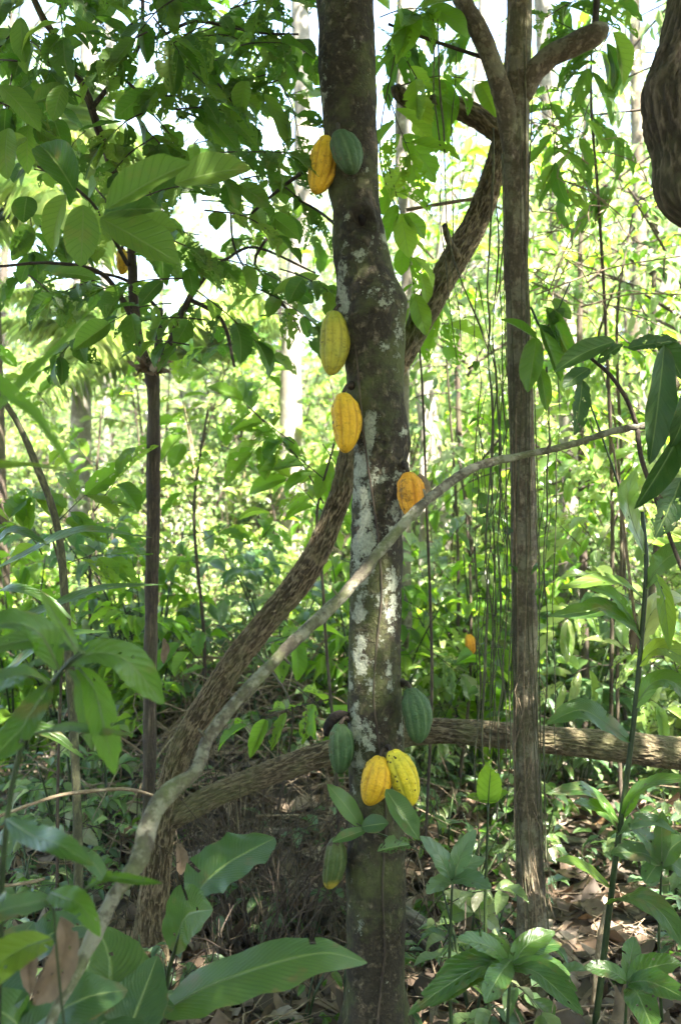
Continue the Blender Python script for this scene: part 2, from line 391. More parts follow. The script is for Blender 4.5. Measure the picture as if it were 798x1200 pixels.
def pod_mat(name, base, furrow, tint, tf, spots=0, rot=0):
    m, nt, out = newmat(name); n = N(nt); at = n('Attribute', attribute_name='msk'); tc = n('TexCoord')
    g = n('TexNoise', i_Scale=14.0, i_Detail=4.0); n.l(tc.outputs['Object'], g.inputs['Vector'])
    col = n.mix(n.mapr(g.outputs[0], .42, .66, 0, tf), base, tint)
    col = n.mix(n.mapr(at.outputs['Fac'], .25, .95, 0, .8), col, furrow)
    f = n('TexNoise', i_Scale=160.0, i_Detail=4.0); n.l(tc.outputs['Object'], f.inputs['Vector'])
    col = n.mix(n.mapr(f.outputs[0], .5, .75, 0, .35), col, tuple(.5*x for x in base))
    v = n('TexVoronoi', i_Scale=(70.0 if spots > .5 else 45.0)); n.l(tc.outputs['Object'], v.inputs['Vector'])
    k = n('TexNoise', i_Scale=20.0); n.l(tc.outputs['Object'], k.inputs['Vector'])
    sm = n.math('MULTIPLY', n.mapr(v.outputs['Distance'], .16, .24, 1, 0), n.mapr(k.outputs[0], .62-.14*spots, .66-.14*spots, 0, 1))
    if spots: col = n.mix(sm, col, (.02, .012, .006))
    if rot:
        sp = n('SeparateXYZ'); n.l(tc.outputs['Generated'], sp.inputs[0])
        e = n.math('ADD', n.math('MULTIPLY', sp.outputs[2], 3.2), n.math('MULTIPLY', g.outputs[0], 1.6))
        col = n.mix(n.mapr(e, 1.2, 1.5, 1, 0), col, (.33, .26, .03))
        col = n.mix(n.math('MULTIPLY', n.mapr(k.outputs[0], .6, .63, 0, 1), .9), col, (.03, .02, .01))
    g2 = n('TexNoise', i_Scale=55.0, i_Detail=6.0, i_Roughness=.7); n.l(tc.outputs['Object'], g2.inputs['Vector'])
    col = n.mix(n.mapr(g2.outputs[0], .53, .66, 0, .6), col, tuple(.38*x for x in furrow))
    g3 = n('TexNoise', i_Scale=18.0, i_Detail=7.0, i_Roughness=.75); n.l(tc.outputs['Object'], g3.inputs['Vector'])
    col = n.mix(n.mapr(g3.outputs[0], .60, .64, 0, .75), col, (.10, .055, .02))
    bu = n('Bump', i_Strength=.9, i_Distance=.004); n.l(f.outputs[0], bu.inputs['Height'])
    b = n('BsdfPrincipled', i_Roughness=.58); b.inputs['Specular IOR Level'].default_value = .3; b.inputs['Subsurface Weight'].default_value = .0
    n.l(col, b.inputs['Base Color']); n.l(bu.outputs[0], b.inputs['Normal']); n.l(b.outputs[0], out.inputs[0]); return m
M['pod_y'] = pod_mat('yellow_pod', (.70,.40,.02), (.42,.20,.012), (.62,.42,.03), .6, .35)
M['pod_yg'] = pod_mat('yellow_green_pod', (.42,.37,.04), (.22,.20,.03), (.26,.30,.04), .8, .2)
M['pod_g'] = pod_mat('green_pod', (.035,.08,.026), (.11,.17,.07), (.055,.09,.035), .6)
M['pod_o'] = pod_mat('orange_pod', (.70,.30,.02), (.40,.15,.012), (.62,.36,.03), .5, .2)
M['pod_s'] = pod_mat('spotted_pod', (.60,.46,.02), (.34,.30,.02), (.42,.42,.04), .6, 1.0)
M['pod_r'] = pod_mat('rotting_pod', (.055,.09,.022), (.13,.16,.05), (.085,.095,.022), .6, 0, 1)

def ground_mat():
    m, nt, out = newmat('forest_floor'); n = N(nt); tc = n('TexCoord')
    a = n('TexNoise', i_Scale=2.0, i_Detail=8.0, i_Roughness=.7); n.l(tc.outputs['Object'], a.inputs['Vector'])
    v = n('TexVoronoi', i_Scale=16.0); n.l(tc.outputs['Object'], v.inputs['Vector'])
    sp = n('SeparateColor'); n.l(v.outputs['Color'], sp.inputs[0])
    col = n.ramp(sp.outputs[0], G((0, (.03,.022,.016)), (.5, (.08,.06,.042)), (.85, (.16,.125,.09)), (1, (.26,.22,.17))))
    col = n.mix(n.mapr(a.outputs[0], .4, .6, 0, .8), col, (.035, .028, .018))
    bu = n('Bump', i_Strength=.8, i_Distance=.03); n.l(v.outputs['Distance'], bu.inputs['Height'])
    b = n('BsdfPrincipled', i_Roughness=.9); n.l(col, b.inputs['Base Color']); n.l(bu.outputs[0], b.inputs['Normal']); n.l(b.outputs[0], out.inputs[0]); return m
M['ground'] = ground_mat()

# ---------------------------------------------------------------- ground
def build_ground():
    ax = np.concatenate([-np.geomspace(140, 5, 22), np.linspace(-4.8, 4.8, 130), np.geomspace(5, 140, 22)])
    ay = np.concatenate([-np.geomspace(60, 1.2, 12), np.linspace(-1, 12, 170), np.geomspace(12.3, 220, 34)])
    X, Y = np.meshgrid(ax, ay); Z = ground_z(X, Y)
    near = np.exp(-(X**2+(Y-4)**2)/40)
    Z = Z+near*.018*fbm(np.stack([X*7, Y*7, X*0], -1), 3)
    nx, ny = len(ax), len(ay); i = np.arange(ny-1)[:, None]*nx+np.arange(nx-1)[None]
    mb = MB(); mb.add(np.stack([X, Y, Z], -1), np.stack([i, i+1, i+nx+1, i+nx], -1).reshape(-1, 4))
    single('ground', mb, M['ground'], None, None, kind='structure')
build_ground()

# ---------------------------------------------------------------- main cacao tree
TY = 2.70
rows = [(402,-140,33),(404,-20,33.5),(408,100,31.5),(412.5,200,30),(420,270,30),(428,320,33),(435,355,37),(439,400,36),(440,450,34),(445,500,33.5),(446,545,32),(442.5,600,29.5),
        (441,700,30),(440.5,800,30.5),(440.5,900,31),(440,1000,33),(441,1100,34),(441,1180,35),(442,1240,42),(442,1275,52)]
mp = path([(a, b, c, TY) for a, b, c in rows])
top = mp[0]
upper = [[top[0]-.10, TY-.12, 3.75, .06], [top[0]-.05, TY-.03, 3.1, .072]]
mp = upper+mp
FEAT = [(P(424,258,TY-.08), .030, -.034, .046, .012), (P(434,362,TY-.09), .055, .022, 0, 0), (P(468,352,TY-.03), .045, .014, 0, 0), (P(449,520,TY-.075), .010, -.010, .02, .005),
        (P(481,520,TY), .03, .010, 0, 0), (P(403,465,TY-.01), .02, .008, 0, 0), (P(398,350,TY-.02), .02, .006, 0, 0)]
def main_disp(b, D, TH, S, rr):
    d = .010*fbm(b*6, 3)+.0035*fbm(b*np.array([30, 30, 16]), 3)+.0012*vnoise(b*110)
    for c, r0, a, r1, a1 in FEAT:
        q = np.linalg.norm(b-c, axis=-1)*(1+.15*vnoise(b*60))
        if a1: d = d+a1*np.exp(-((q-r1*.9)/(r1*.28))**2)
        d = d+a*np.exp(-(q/r0)**2)
    fl = np.clip(.22-b[..., 2], 0, .3)
    d = d+fl*.22*(.5+.5*np.cos(TH*5+.7))
    return d
LP = [(425,640,19,75,.62),(420,560,16,50,.72),(433,505,10,28,.7),(420,700,14,60,.5),(455,560,20,15,.5),(425,770,14,28,.55),(462,610,12,40,.45),(460,700,12,60,.5),(415,860,12,35,.62),(432,865,18,22,.5),(435,810,8,25,.5),(440,770,25,60,.22),
      (402,345,8,60,.55),(421,298,10,9,.75),(378,110,6,60,.4),(455,345,26,24,.3),(468,385,8,24,.42),(430,160,14,40,.15),(425,1080,14,20,.25),(443,930,26,60,.12),(470,870,6,60,.3),(420,900,16,30,.35)]
_g = random.Random(5)
LP += [(_g.uniform(400,475), _g.uniform(0,950), _g.uniform(4,10), _g.uniform(5,18), _g.uniform(.3,.6)) for _ in range(42)]
def main_msk(V, D, TH, S):
    m = np.zeros(V.shape[:2]); px = 399+V[..., 0]*F/V[..., 1]; py = 600-(V[..., 2]-CAMZ)*F/V[..., 1]
    front = V[..., 1] < TY+.03
    for x, y, sx, sy, a in LP: m = np.maximum(m, min(1, a*1.12)*np.exp(-(((px-x)/sx)**2+((py-y)/sy)**2))*front)
    back = (~front)*.25
    return np.maximum(m, back)
root = thing('cacao_tree', 'thick mossy cacao trunk with pale lichen patches and pods growing straight from its bark', 'tree', (mp[-1][0], TY, 0))
mb = MB(); tube(mb, mp, 120, .011, main_disp, main_msk); trunk = part('trunk', mb, M['bark'], root)
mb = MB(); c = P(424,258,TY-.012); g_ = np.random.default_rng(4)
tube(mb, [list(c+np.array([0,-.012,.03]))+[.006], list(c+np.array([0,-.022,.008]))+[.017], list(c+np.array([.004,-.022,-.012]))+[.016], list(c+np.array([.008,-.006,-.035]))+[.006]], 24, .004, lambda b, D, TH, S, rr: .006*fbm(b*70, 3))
part('knot_hole', mb, M['hole'], trunk, 'hollow knot with its shade put in as a black plug')  # plug coloured near black to give the recess its shade
# brown root strand running down the trunk
mb = MB()
sr = [(412,345),(416,400),(420,440),(424,490),(430,540),(437,585),(444,640),(447,700),(441,760),(438,820),(446,890),(452,960),(448,1040),(451,1110),(446,1160),(440,1230)]
def onfront(px, py, extra=.0):
    c = crom(mp, .02); Y = TY-.07
    z = P(px, py, Y)[2]; i = np.argmin(abs(c[:, 2]-z)); cx, cy, r = c[i, 0], c[i, 1], c[i, 3]
    x = P(px, py, Y)[0]; dx = np.clip((x-cx)/r, -.98, .98); yy = cy-r*math.sqrt(1-dx*dx)
    x = P(px, py, yy)[0]; return np.array([x, yy-extra, P(px, py, yy)[2]])
tube(mb, [list(onfront(a, b, .003))+[.003] for a, b in sr], 8, .02, lambda b, D, TH, S, rr: .0015*fbm(b*80, 2))
part('root_strand', mb, M['slim'], root, 'reddish brown root strand creeping down the bark')
# small leafy shoot low on the trunk
tb = MB(); lv = Leaves()
a = onfront(480, 992); b = P(425, 972, TY-.2)
tube(tb, path([(490,997,1.2,TY-.03),(465,985,1.3,TY-.12),(430,972,1.2,TY-.2),(418,965,1,TY-.22)]), 6, .02)
def pleaf(lv, x0, y0, x1, y1, Y0, Y1, wpx, key, up=(0, -.75, .65), rnd=None, idx=None):
    """leaf from base pixel to tip pixel"""
    a = P(x0, y0, Y0); b = P(x1, y1, Y1); d = b-a; L = np.linalg.norm(d)
    lv.add(a, d, up, L*1.06, wpx*Y0/F*1.05, key, rnd, idx)
pleaf(lv, 422, 968, 391, 921, 2.5, 2.48, 22, 'cacao_clean', idx=1)
pleaf(lv, 424, 969, 452, 962, 2.48, 2.46, 22, 'cacao_clean', idx=2)
pleaf(lv, 452, 925, 489, 980, 2.5, 2.46, 26, 'cacao_clean', idx=4)
pleaf(lv, 430, 972, 392, 985, 2.48, 2.45, 14, 'cacao_clean', idx=5)
pleaf(lv, 480, 990, 448, 992, 2.5, 2.45, 22, 'cacao_hi', idx=13)
pleaf(lv, 424, 968, 400, 935, 2.51, 2.52, 18, 'cacao_clean', idx=3)
sh = part('shoot', tb, M['cane'], root); part('leaf_spray', lv.mb(), M['broad'], sh)
CAC = root

# crown of the cacao tree, above and behind the camera's frame
def crown(tb, lv, c, rad, nclump, ntw, nl, L, key, wr=.42, clump=.33, droop=.5, rtw=.005, tl=.4, sag=.05):
    c = np.asarray(c, float); rad = np.asarray(rad, float)
    for k in range(nclump):
        d = nrm(rng.normal(0, 1, 3))*rng.uniform(.25, 1)**.6; cc = c+d*rad
        for j in range(ntw):
            a = cc+rng.normal(0, clump, 3)*rad*.5; d2 = nrm((a-c)/rad+rng.normal(0, .6, 3)); b = a+d2*tl*U(.6, 1.2)
            twig(tb, lv, a, b, nl, L, key, wr, sag, droop, rtw, tseg=4)
tb = MB(); lv = Leaves()
tp = np.array(mp[0][:3])
for k in range(7):
    az = k*2*math.pi/7+.4; e = tp+np.array([math.cos(az)*1.5, math.sin(az)*1.5-.3, U(.5, 1.1)])
    tube(tb, [list(tp-np.array([0,0,.05]))+[.045], list((tp+e)/2+np.array([0,0,.2]))+[.03], list(e)+[.01]], 8, .1)
crown(tb, lv, tp+np.array([0, -.2, 1.0]), (2.1, 2.1, .8), 40, 4, 7, .24, 'cacao_mid')
part2('crown', lv.mb(), M['cacao'], tb, M['twig'], root)

# ---------------------------------------------------------------- pods
def pod_mesh(L, Rd, seed, tipf=1.0):
    nt_, ns = 70, 90; t = (1-np.cos(np.linspace(0, math.pi, nt_+1)))/2; th = np.linspace(0, 2*math.pi, ns+1)
    prof = t**.42*(1-t)**.52; prof /= prof.max(); prof = prof*(1-.12*np.exp(-((t-.09)/.06)**2))
    prof = np.maximum(prof, .012)
    Tt, Th = np.meshgrid(t, th, indexing='ij'); env = np.sin(Tt*math.pi)**.5
    f5 = np.exp(-((np.mod(Th*5/(2*math.pi)+.5, 1)-.5)/.10)**2); f10 = np.exp(-((np.mod(Th*5/(2*math.pi), 1)-.5)/.10)**2)
    dp = .7+.7*((seed*.37) % 1); r = Rd*prof[:, None]*(1-dp*env*(.085*f5+.05*f10))
    bend = .05*L*np.sin(t*math.pi)[:, None]
    V = np.stack([r*np.cos(Th)+bend, r*np.sin(Th), -Tt*L], -1)
    n_ = fbm(V*120+seed*7, 3)[..., None]; dirv = np.stack([np.cos(Th), np.sin(Th), 0*Th], -1)
    V = V+dirv*n_*.0016*env[..., None]+dirv*(fbm(V*25+seed*3, 2)[..., None])*.0045*env[..., None]; V[:, -1] = V[:, 0]
    i = np.arange(nt_)[:, None]*(ns+1)+np.arange(ns)[None]
    mb = MB(); mb.add(V, np.stack([i, i+ns+1, i+ns+2, i+1], -1).reshape(-1, 4), None, None, (np.maximum(f5, .7*f10)*env).ravel())
    return mb
def pod(tx, ty, bx, by, wpx, Y, mat, label, name='cacao_pod', stalk=None, rz=0, group='cacao pods', tiltY=0):
    a = P(tx, ty, Y); b = P(bx, by, Y+tiltY); L = np.linalg.norm(b-a); d = (b-a)/L
    r = thing(name, label, 'cacao pod', a, group)
    q = Vector((0, 0, -1)).rotation_difference(Vector(d)); 
    me = pod_mesh(L, wpx*.5*Y/F*1.03, tx).mesh('husk'); me.materials.append(M[mat]); o = bpy.data.objects.new('husk', me); C.objects.link(o)
    o.parent = r; o.rotation_mode = 'QUATERNION'; o.rotation_quaternion = q @ Matrix.Rotation(rz, 3, 'Z').to_quaternion()
    if stalk is not None:
        mb = MB(); s = np.asarray(stalk, float); mid = (s+a)/2+np.array([0, -.006, .008])
        tube(mb, [list(s+(s-mid)*.3)+[.013], list(s)+[.008], list(mid)+[.0048], list(a+d*.005)+[.0065]], 14, .004, lambda b, D, TH, S, rr: .001*fbm(b*120, 2))
        part('stalk', mb, M['twig'], r)
    return r
pod(383,159,370,228,34,2.665,'pod_y','yellow cacao pod beside a green one, uppermost pair on the mossy trunk', stalk=P(394,150,2.68), rz=.4)
pod(396,153,415,204,35,2.585,'pod_g','green cacao pod touching the uppermost yellow pod high on the trunk', stalk=P(396,148,2.65), rz=.9)
pod(391,364,388,440,36,2.655,'pod_yg','greenish yellow cacao pod hanging at the upper left edge of the trunk below the knot', stalk=P(403,360,2.68), rz=.1)
pod(402,460,405,531,34,2.63,'pod_y','bright yellow cacao pod at the left trunk edge directly above the lichen patch', stalk=P(410,452,2.65), rz=.5)
pod(478,553,484,608,33,2.60,'pod_o','orange yellow cacao pod on the right trunk edge, crossed by the bare branch', stalk=P(474,545,2.65), rz=1.1)
pod(481,806,491,871,33,2.62,'pod_g','dark green ribbed cacao pod at the right trunk edge above the horizontal limb', stalk=P(472,800,2.68), rz=.3)
pod(398,848,398,907,30,2.64,'pod_g','plump green cacao pod at the left trunk edge before the low limb', stalk=P(408,842,2.68), rz=.7)
pod(446,886,431,944,34,2.56,'pod_y','golden yellow cacao pod with few specks, left of the spotted one on the trunk', stalk=onfront(450,878), rz=.2)
pod(459,879,482,945,34,2.56,'pod_s','yellow cacao pod peppered with black spots, tilted against the golden one', stalk=onfront(453,876), rz=.6)
pod(394,982,385,1042,28,2.66,'pod_r','lowest cacao pod, striped green with a rotting yellow lower end, left of the trunk', stalk=P(409,975,2.69), rz=.2)
pod(549,743,551,769,13,4.66,'pod_o','tiny far orange pod low in the bright leaves left of the wrapped tree', stalk=P(545,739,4.7), rz=0)
mb = MB(); tube(mb, path([(408,838,4,2.68),(396,838,6,2.67),(386,848,6,2.67),(382,862,3,2.67)]), 12, .006, lambda b, D, TH, S, rr: .003*fbm(b*60, 2))
single('withered_pod', mb, M['hole'], 'small black withered pod curled behind the plump green pod', 'withered pod', P(408,838,2.68))
mb = MB(); tube(mb, path([(490,556,2,2.6),(497,566,6,2.6),(499,580,5,2.6),(494,588,2,2.6)]), 12, .005, lambda b, D, TH, S, rr: .004*fbm(b*60, 2))
single('dry_husk', mb, M['dry'], 'papery brown husk scrap stuck to the orange pod', 'husk', P(490,556,2.6))

# ---------------------------------------------------------------- leaning tree behind
def ridge_disp(amp, fr=155, st=36):
    def f(b, D, TH, S, rr):
        q = np.stack([np.cos(TH)*rr*fr, np.sin(TH)*rr*fr, S*st], -1)
        w = .8*fbm(b*9, 2)[..., None]
        n1 = 1-3.6*abs(fbm(q+w, 3)); f.last = np.clip(n1*.75+.12, 0, 1); return amp*(n1-.35)+.006*fbm(b*5, 2)+amp*.3*vnoise(b*150)
    f.msk = lambda V, D, TH, S: f.last
    return f
lean = [(170,1215,30,3.2),(175,1150,23,3.2),(180,1060,17.5,3.2),(190,980,15,3.2),(210,885,13.8,3.22),(243,825,13.6,3.23),(278,772,13.8,3.24),(310,731,13.8,3.25),(350,682,14.6,3.26),(375,640,13,3.27),(400,577,12,3.28),(414,520,12,3.3),(446,462,12,3.3),(473,415,13.5,3.32),
        (499,364,14.2,3.35),(530,308,14.6,3.37),(557,262,14,3.4),(576,211,13,3.4),(589,160,11.5,3.4),(600,90,11,3.4),(606,-30,10,3.4),(600,-160,9,3.4)]
b0 = P(176,1150,3.2)
root = thing('leaning_tree', 'ridged brown tree leaning diagonally up behind the cacao trunk', 'tree', (b0[0], b0[1], 0))
mb = MB(); lp = path(lean); rd = ridge_disp(.0050); tube(mb, lp, 200, .006, rd, rd.msk); lt = part('trunk', mb, M['ridged'], root)
low = [(196,968,10,3.2),(214,953,13,3.2),(260,928,13.5,3.22),(320,905,13.5,3.25),(380,884,14,3.27),(440,868,14,3.29),(500,857,14,3.3),(560,859,14.5,3.3),(625,866,15.5,3.31),(700,872,17,3.32),(798,883,18.5,3.33),(900,890,20,3.35),(1020,880,18,3.4),(1120,850,15,3.5)]
mb = MB(); rd = ridge_disp(.0045); tube(mb, path(low), 150, .006, rd, rd.msk); part('limb', mb, M['ridged'], root, 'long low limb running level behind both upright trunks')
mb = MB(); rd = ridge_disp(.003); tube(mb, path([(596,165,12,3.4),(580,150,14,3.39),(555,134,13,3.37),(525,122,11,3.35),(495,122,9,3.33),(478,118,9,3.32),(466,107,8,3.31),(463,100,5,3.3)]), 48, .01, rd, rd.msk); part('limb', mb, M['ridged'], root, 'crooked upper limb ending in a broken stub')
mb = MB(); rd = ridge_disp(.001); tube(mb, path([(535,300,4.5,3.31),(525,280,3.5,3.25),(521,264,3,3.2)]), 20, .01, rd, rd.msk); part('twig_stub', mb, M['ridged'], root)
tb = MB(); lv = Leaves(); tp = np.array(lp[-1][:3])
crown(tb, lv, tp+np.array([.1, .2, .9]), (1.5, 1.4, .7), 14, 4, 7, .16, 'cacao_mid'); part2('crown', lv.mb(), M['cacao'], tb, M['twig'], root)

# ---------------------------------------------------------------- vine tree
def wood(a, fr=25):
    return lambda b, D, TH, S, rr: a*fbm(b*np.array([fr, fr, fr*.35]), 3)+.3*a*vnoise(b*100)
vt = [(612,1260,50,3.05),(620,1160,26,3.05),(624,1085,19,3.05),(620,1000,15.5,3.05),(616,900,14.5,3.05),(615,800,14.5,3.05),(614,650,14.5,3.05),(611,500,14.5,3.05),(606,350,13.5,3.05),(604.5,230,13.5,3.05),(605,150,15,3.05),(607,95,14.5,3.05),(608,0,13.5,3.05),(612,-120,13,3.05),(610,-260,12,3.0)]
b0 = P(612,1174,3.05)
root = thing('vine_wrapped_tree', 'straight brown tree with thin climbing vines and a three way fork near the top', 'tree', (b0[0], b0[1], 0))
mb = MB(); vp = path(vt); tube(mb, vp, 72, .010, lambda b, D, TH, S, rr: .007*fbm(b*np.array([9,9,5]), 2)+.003*fbm(np.stack([np.cos(TH)*5, np.sin(TH)*5, S*7], -1)*1.6, 3)+.001*vnoise(b*120)); vtr = part('trunk', mb, M['vinebark'], root)
mb = MB(); tube(mb, path([(600,190,9,3.04),(596,150,12,3.03),(588,110,11.5,3.02),(572,60,11,3.0),(552,20,11,2.98),(530,-25,10,2.95),(500,-100,9,2.9)]), 40, .012, wood(.005)); part('limb', mb, M['vinebark'], root)
mb = MB(); tube(mb, path([(612,115,9,3.04),(625,86,13,3.03),(645,66,13.5,3.01),(670,54,13.5,2.99),(692,43,13,2.97),(706,34,11,2.96),(712,30,5,2.95)]), 40, .01, wood(.006)); part('limb', mb, M['vinebark'], root, 'thick short limb cut off to the side')
mb = MB(); tube(mb, path([(697,36,5,2.96),(698,15,4,2.96),(700,-30,4,2.95)]), 14, .02, wood(.002)); part('branch', mb, M['twig'], root)
# clinging vines
cvp = crom(vp, .03)
for k in range(9):
    th0 = U(-2.9, -.2); pts = []; w = U(-.5, .5); ph = U(0, 6)
    z0, z1 = U(-.1, .9), U(1.8, 3.2)
    for z in np.arange(z0, z1, .12):
        i = np.argmin(abs(cvp[:, 2]-z)); th = th0+w*(z-1)+.35*math.sin(z*3+ph)
        rr = cvp[i, 3]+.004+.004*abs(math.sin(z*5+ph)); pts.append([cvp[i, 0]+math.cos(th)*rr, cvp[i, 1]+math.sin(th)*rr, z, U(.0012, .0024)])
    if len(pts) > 3:
        mb = MB(); tube(mb, pts, 6, .03); part('climbing_vine', mb, M['dry'] if k % 4 == 0 else M['vine'], root)
# fuzzy rootlets and a leaf tuft
mb = MB()
for k in range(38):
    z = U(.3, 1.05); i = np.argmin(abs(cvp[:, 2]-z)); th = U(-3.3, .2); rr = cvp[i, 3]+.004
    p0 = np.array([cvp[i, 0]+math.cos(th)*rr, cvp[i, 1]+math.sin(th)*rr, z]); o = np.array([math.cos(th), math.sin(th), 0])
    tube(mb, [list(p0)+[.0012], list(p0+o*.012+[U(-.02, .02), 0, -.05])+[.0011], list(p0+o*U(.004, .03)+[U(-.04, .04), 0, -U(.10, .22)])+[.0006]], 4, .03)
part('rootlets', mb, M['dry'], root)
tb = MB(); lv = Leaves()
for (x0, y0, x1, y1, w) in [(628,395,618,455,26),(632,380,660,440,20),(640,360,672,420,18),(628,398,592,372,10),(636,385,655,395,14),(632,430,640,478,16),(640,380,660,362,14),(648,350,668,372,14)]:
    pleaf(lv, x0, y0, x1, y1, 2.93, 2.9, w, 'cacao_clean', up=(U(-.3, .3), -.9, .4))
tube(tb, path([(622,360,1.5,2.98),(635,385,1.5,2.94),(650,370,1,2.92),(668,330,1,2.92)]), 5, .02)
ts = part('shoot', tb, M['cane'], root); part('leaf_spray', lv.mb(), M['gloss'], ts)
tb = MB(); lv = Leaves(); tp = np.array(vp[-1][:3])
crown(tb, lv, tp+np.array([.3, -.4, 1.1]), (1.7, 1.7, .7), 22, 4, 7, .18, 'cacao_mid'); part2('crown', lv.mb(), M['gloss'], tb, M['twig'], root)

# ---------------------------------------------------------------- big limb top right
bl = [(1040,1350,60,2.6),(1010,900,55,2.6),(985,600,50,2.55),(950,380,44,2.5),(880,285,36,2.48),(835,245,33,2.46),(808,225,33,2.45),(800,170,36,2.45),(792,110,36,2.45),(806,50,32,2.45),(816,-20,30,2.45),(822,-160,28,2.45),(800,-330,24,2.4)]
b0 = P(1025,1250,2.6)
root = thing('crooked_tree', 'dark crooked tree whose swollen bend hangs in at the top right corner', 'tree', (b0[0], b0[1], 0))
mb = MB(); bp = path(bl)
rdc = ridge_disp(.005, 80, 18)
def bdisp(b, D, TH, S, rr):
    d = rdc(b, D, TH, S, rr)+.012*fbm(b*9, 2)
    for c, r0, a in ((P(772,100,2.42), .05, .018), (P(788,225,2.42), .05, .02)): d = d+a*np.exp(-(np.linalg.norm(b-c, axis=-1)/r0)**2)
    return d
tube(mb, bp, 130, .008, bdisp, lambda V, D, TH, S: rdc.last); part('trunk', mb, M['crook'], root)
tb = MB(); lv = Leaves(); tp = np.array(bp[-1][:3])
crown(tb, lv, tp+np.array([.3, -.6, .8]), (1.9, 1.9, .7), 26, 4, 7, .2, 'cacao_mid'); part2('crown', lv.mb(), M['cacao'], tb, M['twig'], root)

# ---------------------------------------------------------------- foreground bare branch
fb = [(-40,1500,9,1.35),(20,1300,7,1.42),(52,1215,6,1.48),(83,1150,7.5,1.53),(108,1103,9,1.58),(134,1050,8.5,1.63),(149,1030,9.5,1.64),(165,1003,11.5,1.67),(176,965,11,1.70),(186,942,11,1.72),(202,925,10.5,1.74),(230,903,7,1.77),(243,868,7.5,1.82),(272,828,7.2,1.87),(312,785,7.4,1.93),(352,745,7.6,1.99),(398,702,7.2,2.05),
      (440,652,6.8,2.11),(480,606,6.4,2.17),(518,572,5.8,2.22),(560,546,5.2,2.27),(610,534,4.4,2.32),(665,522,4.0,2.36),(712,507,3.8,2.4),(746,500,4.5,2.43),(800,494,3.6,2.46),(880,500,3,2.5)]
fp = path(fb)
root = thing('bare_branch', 'bare grey bent branch rising from lower left across the cacao trunk to the right', 'branch', (fp[0][0], fp[0][1], 0))
mb = MB(); tube(mb, fp, 40, .008, lambda b, D, TH, S, rr: .0035*fbm(b*35, 3)+.004*np.clip(vnoise(b*np.array([13, 13, 13])+5)-.45, 0, 1)+.0008*vnoise(b*160)); st = part('stem', mb, M['branch'], root)
for (x, y, Y, dx, dy, w_) in [(149,1030,1.64,34,4,2.2),(243,868,1.82,-10,-14,2.2),(330,766,1.96,9,12,2),(398,702,2.05,-8,-12,1.8),(500,587,2.19,-4,-14,1.8),(640,528,2.34,6,-12,1.4),(690,514,2.38,-5,9,1.3)]:
    mb = MB(); tube(mb, path([(x, y, w_*1.6, Y), (x+dx*.5, y+dy*.5, w_, Y-.01), (x+dx, y+dy, w_*.6, Y-.015)]), 12, .006, wood(.001, 60)); part('twig_stub', mb, M['branch'], root)
tb = MB(); lv = Leaves()
mb = MB(); tube(mb, path([(746,500,3,2.43),(735,470,2.6,2.42),(715,440,2.4,2.4),(690,418,2,2.38)]), 8, .02); part('side_branch', mb, M['twig'], root)
mb = MB(); tube(mb, path([(746,500,3,2.43),(752,540,3,2.42),(770,590,2.6,2.4),(798,665,2.6,2.38),(830,740,2.5,2.36)]), 8, .02); part('side_branch', mb, M['twig'], root)
for (x0,y0,x1,y1,w,Y) in [(778,405,768,535,34,2.3),(720,400,655,420,24,2.36),(690,432,662,450,20,2.36),(682,445,675,505,22,2.35),(798,505,752,590,26,2.3),(798,560,770,625,34,2.3),(770,395,800,440,26,2.34),(735,408,790,398,20,2.35),(815,440,800,520,30,2.25),(700,425,725,402,14,2.37)]:
    pleaf(lv, x0, y0, x1, y1, Y, Y-.04, w, 'cacao_hi', up=(U(-.3, .3), -.9, .4), idx=random.choice([0,1,2,3,6,7]))
part('leaf_spray', lv.mb(), M['dark'], root, 'dark drooping leaves near the branch end')

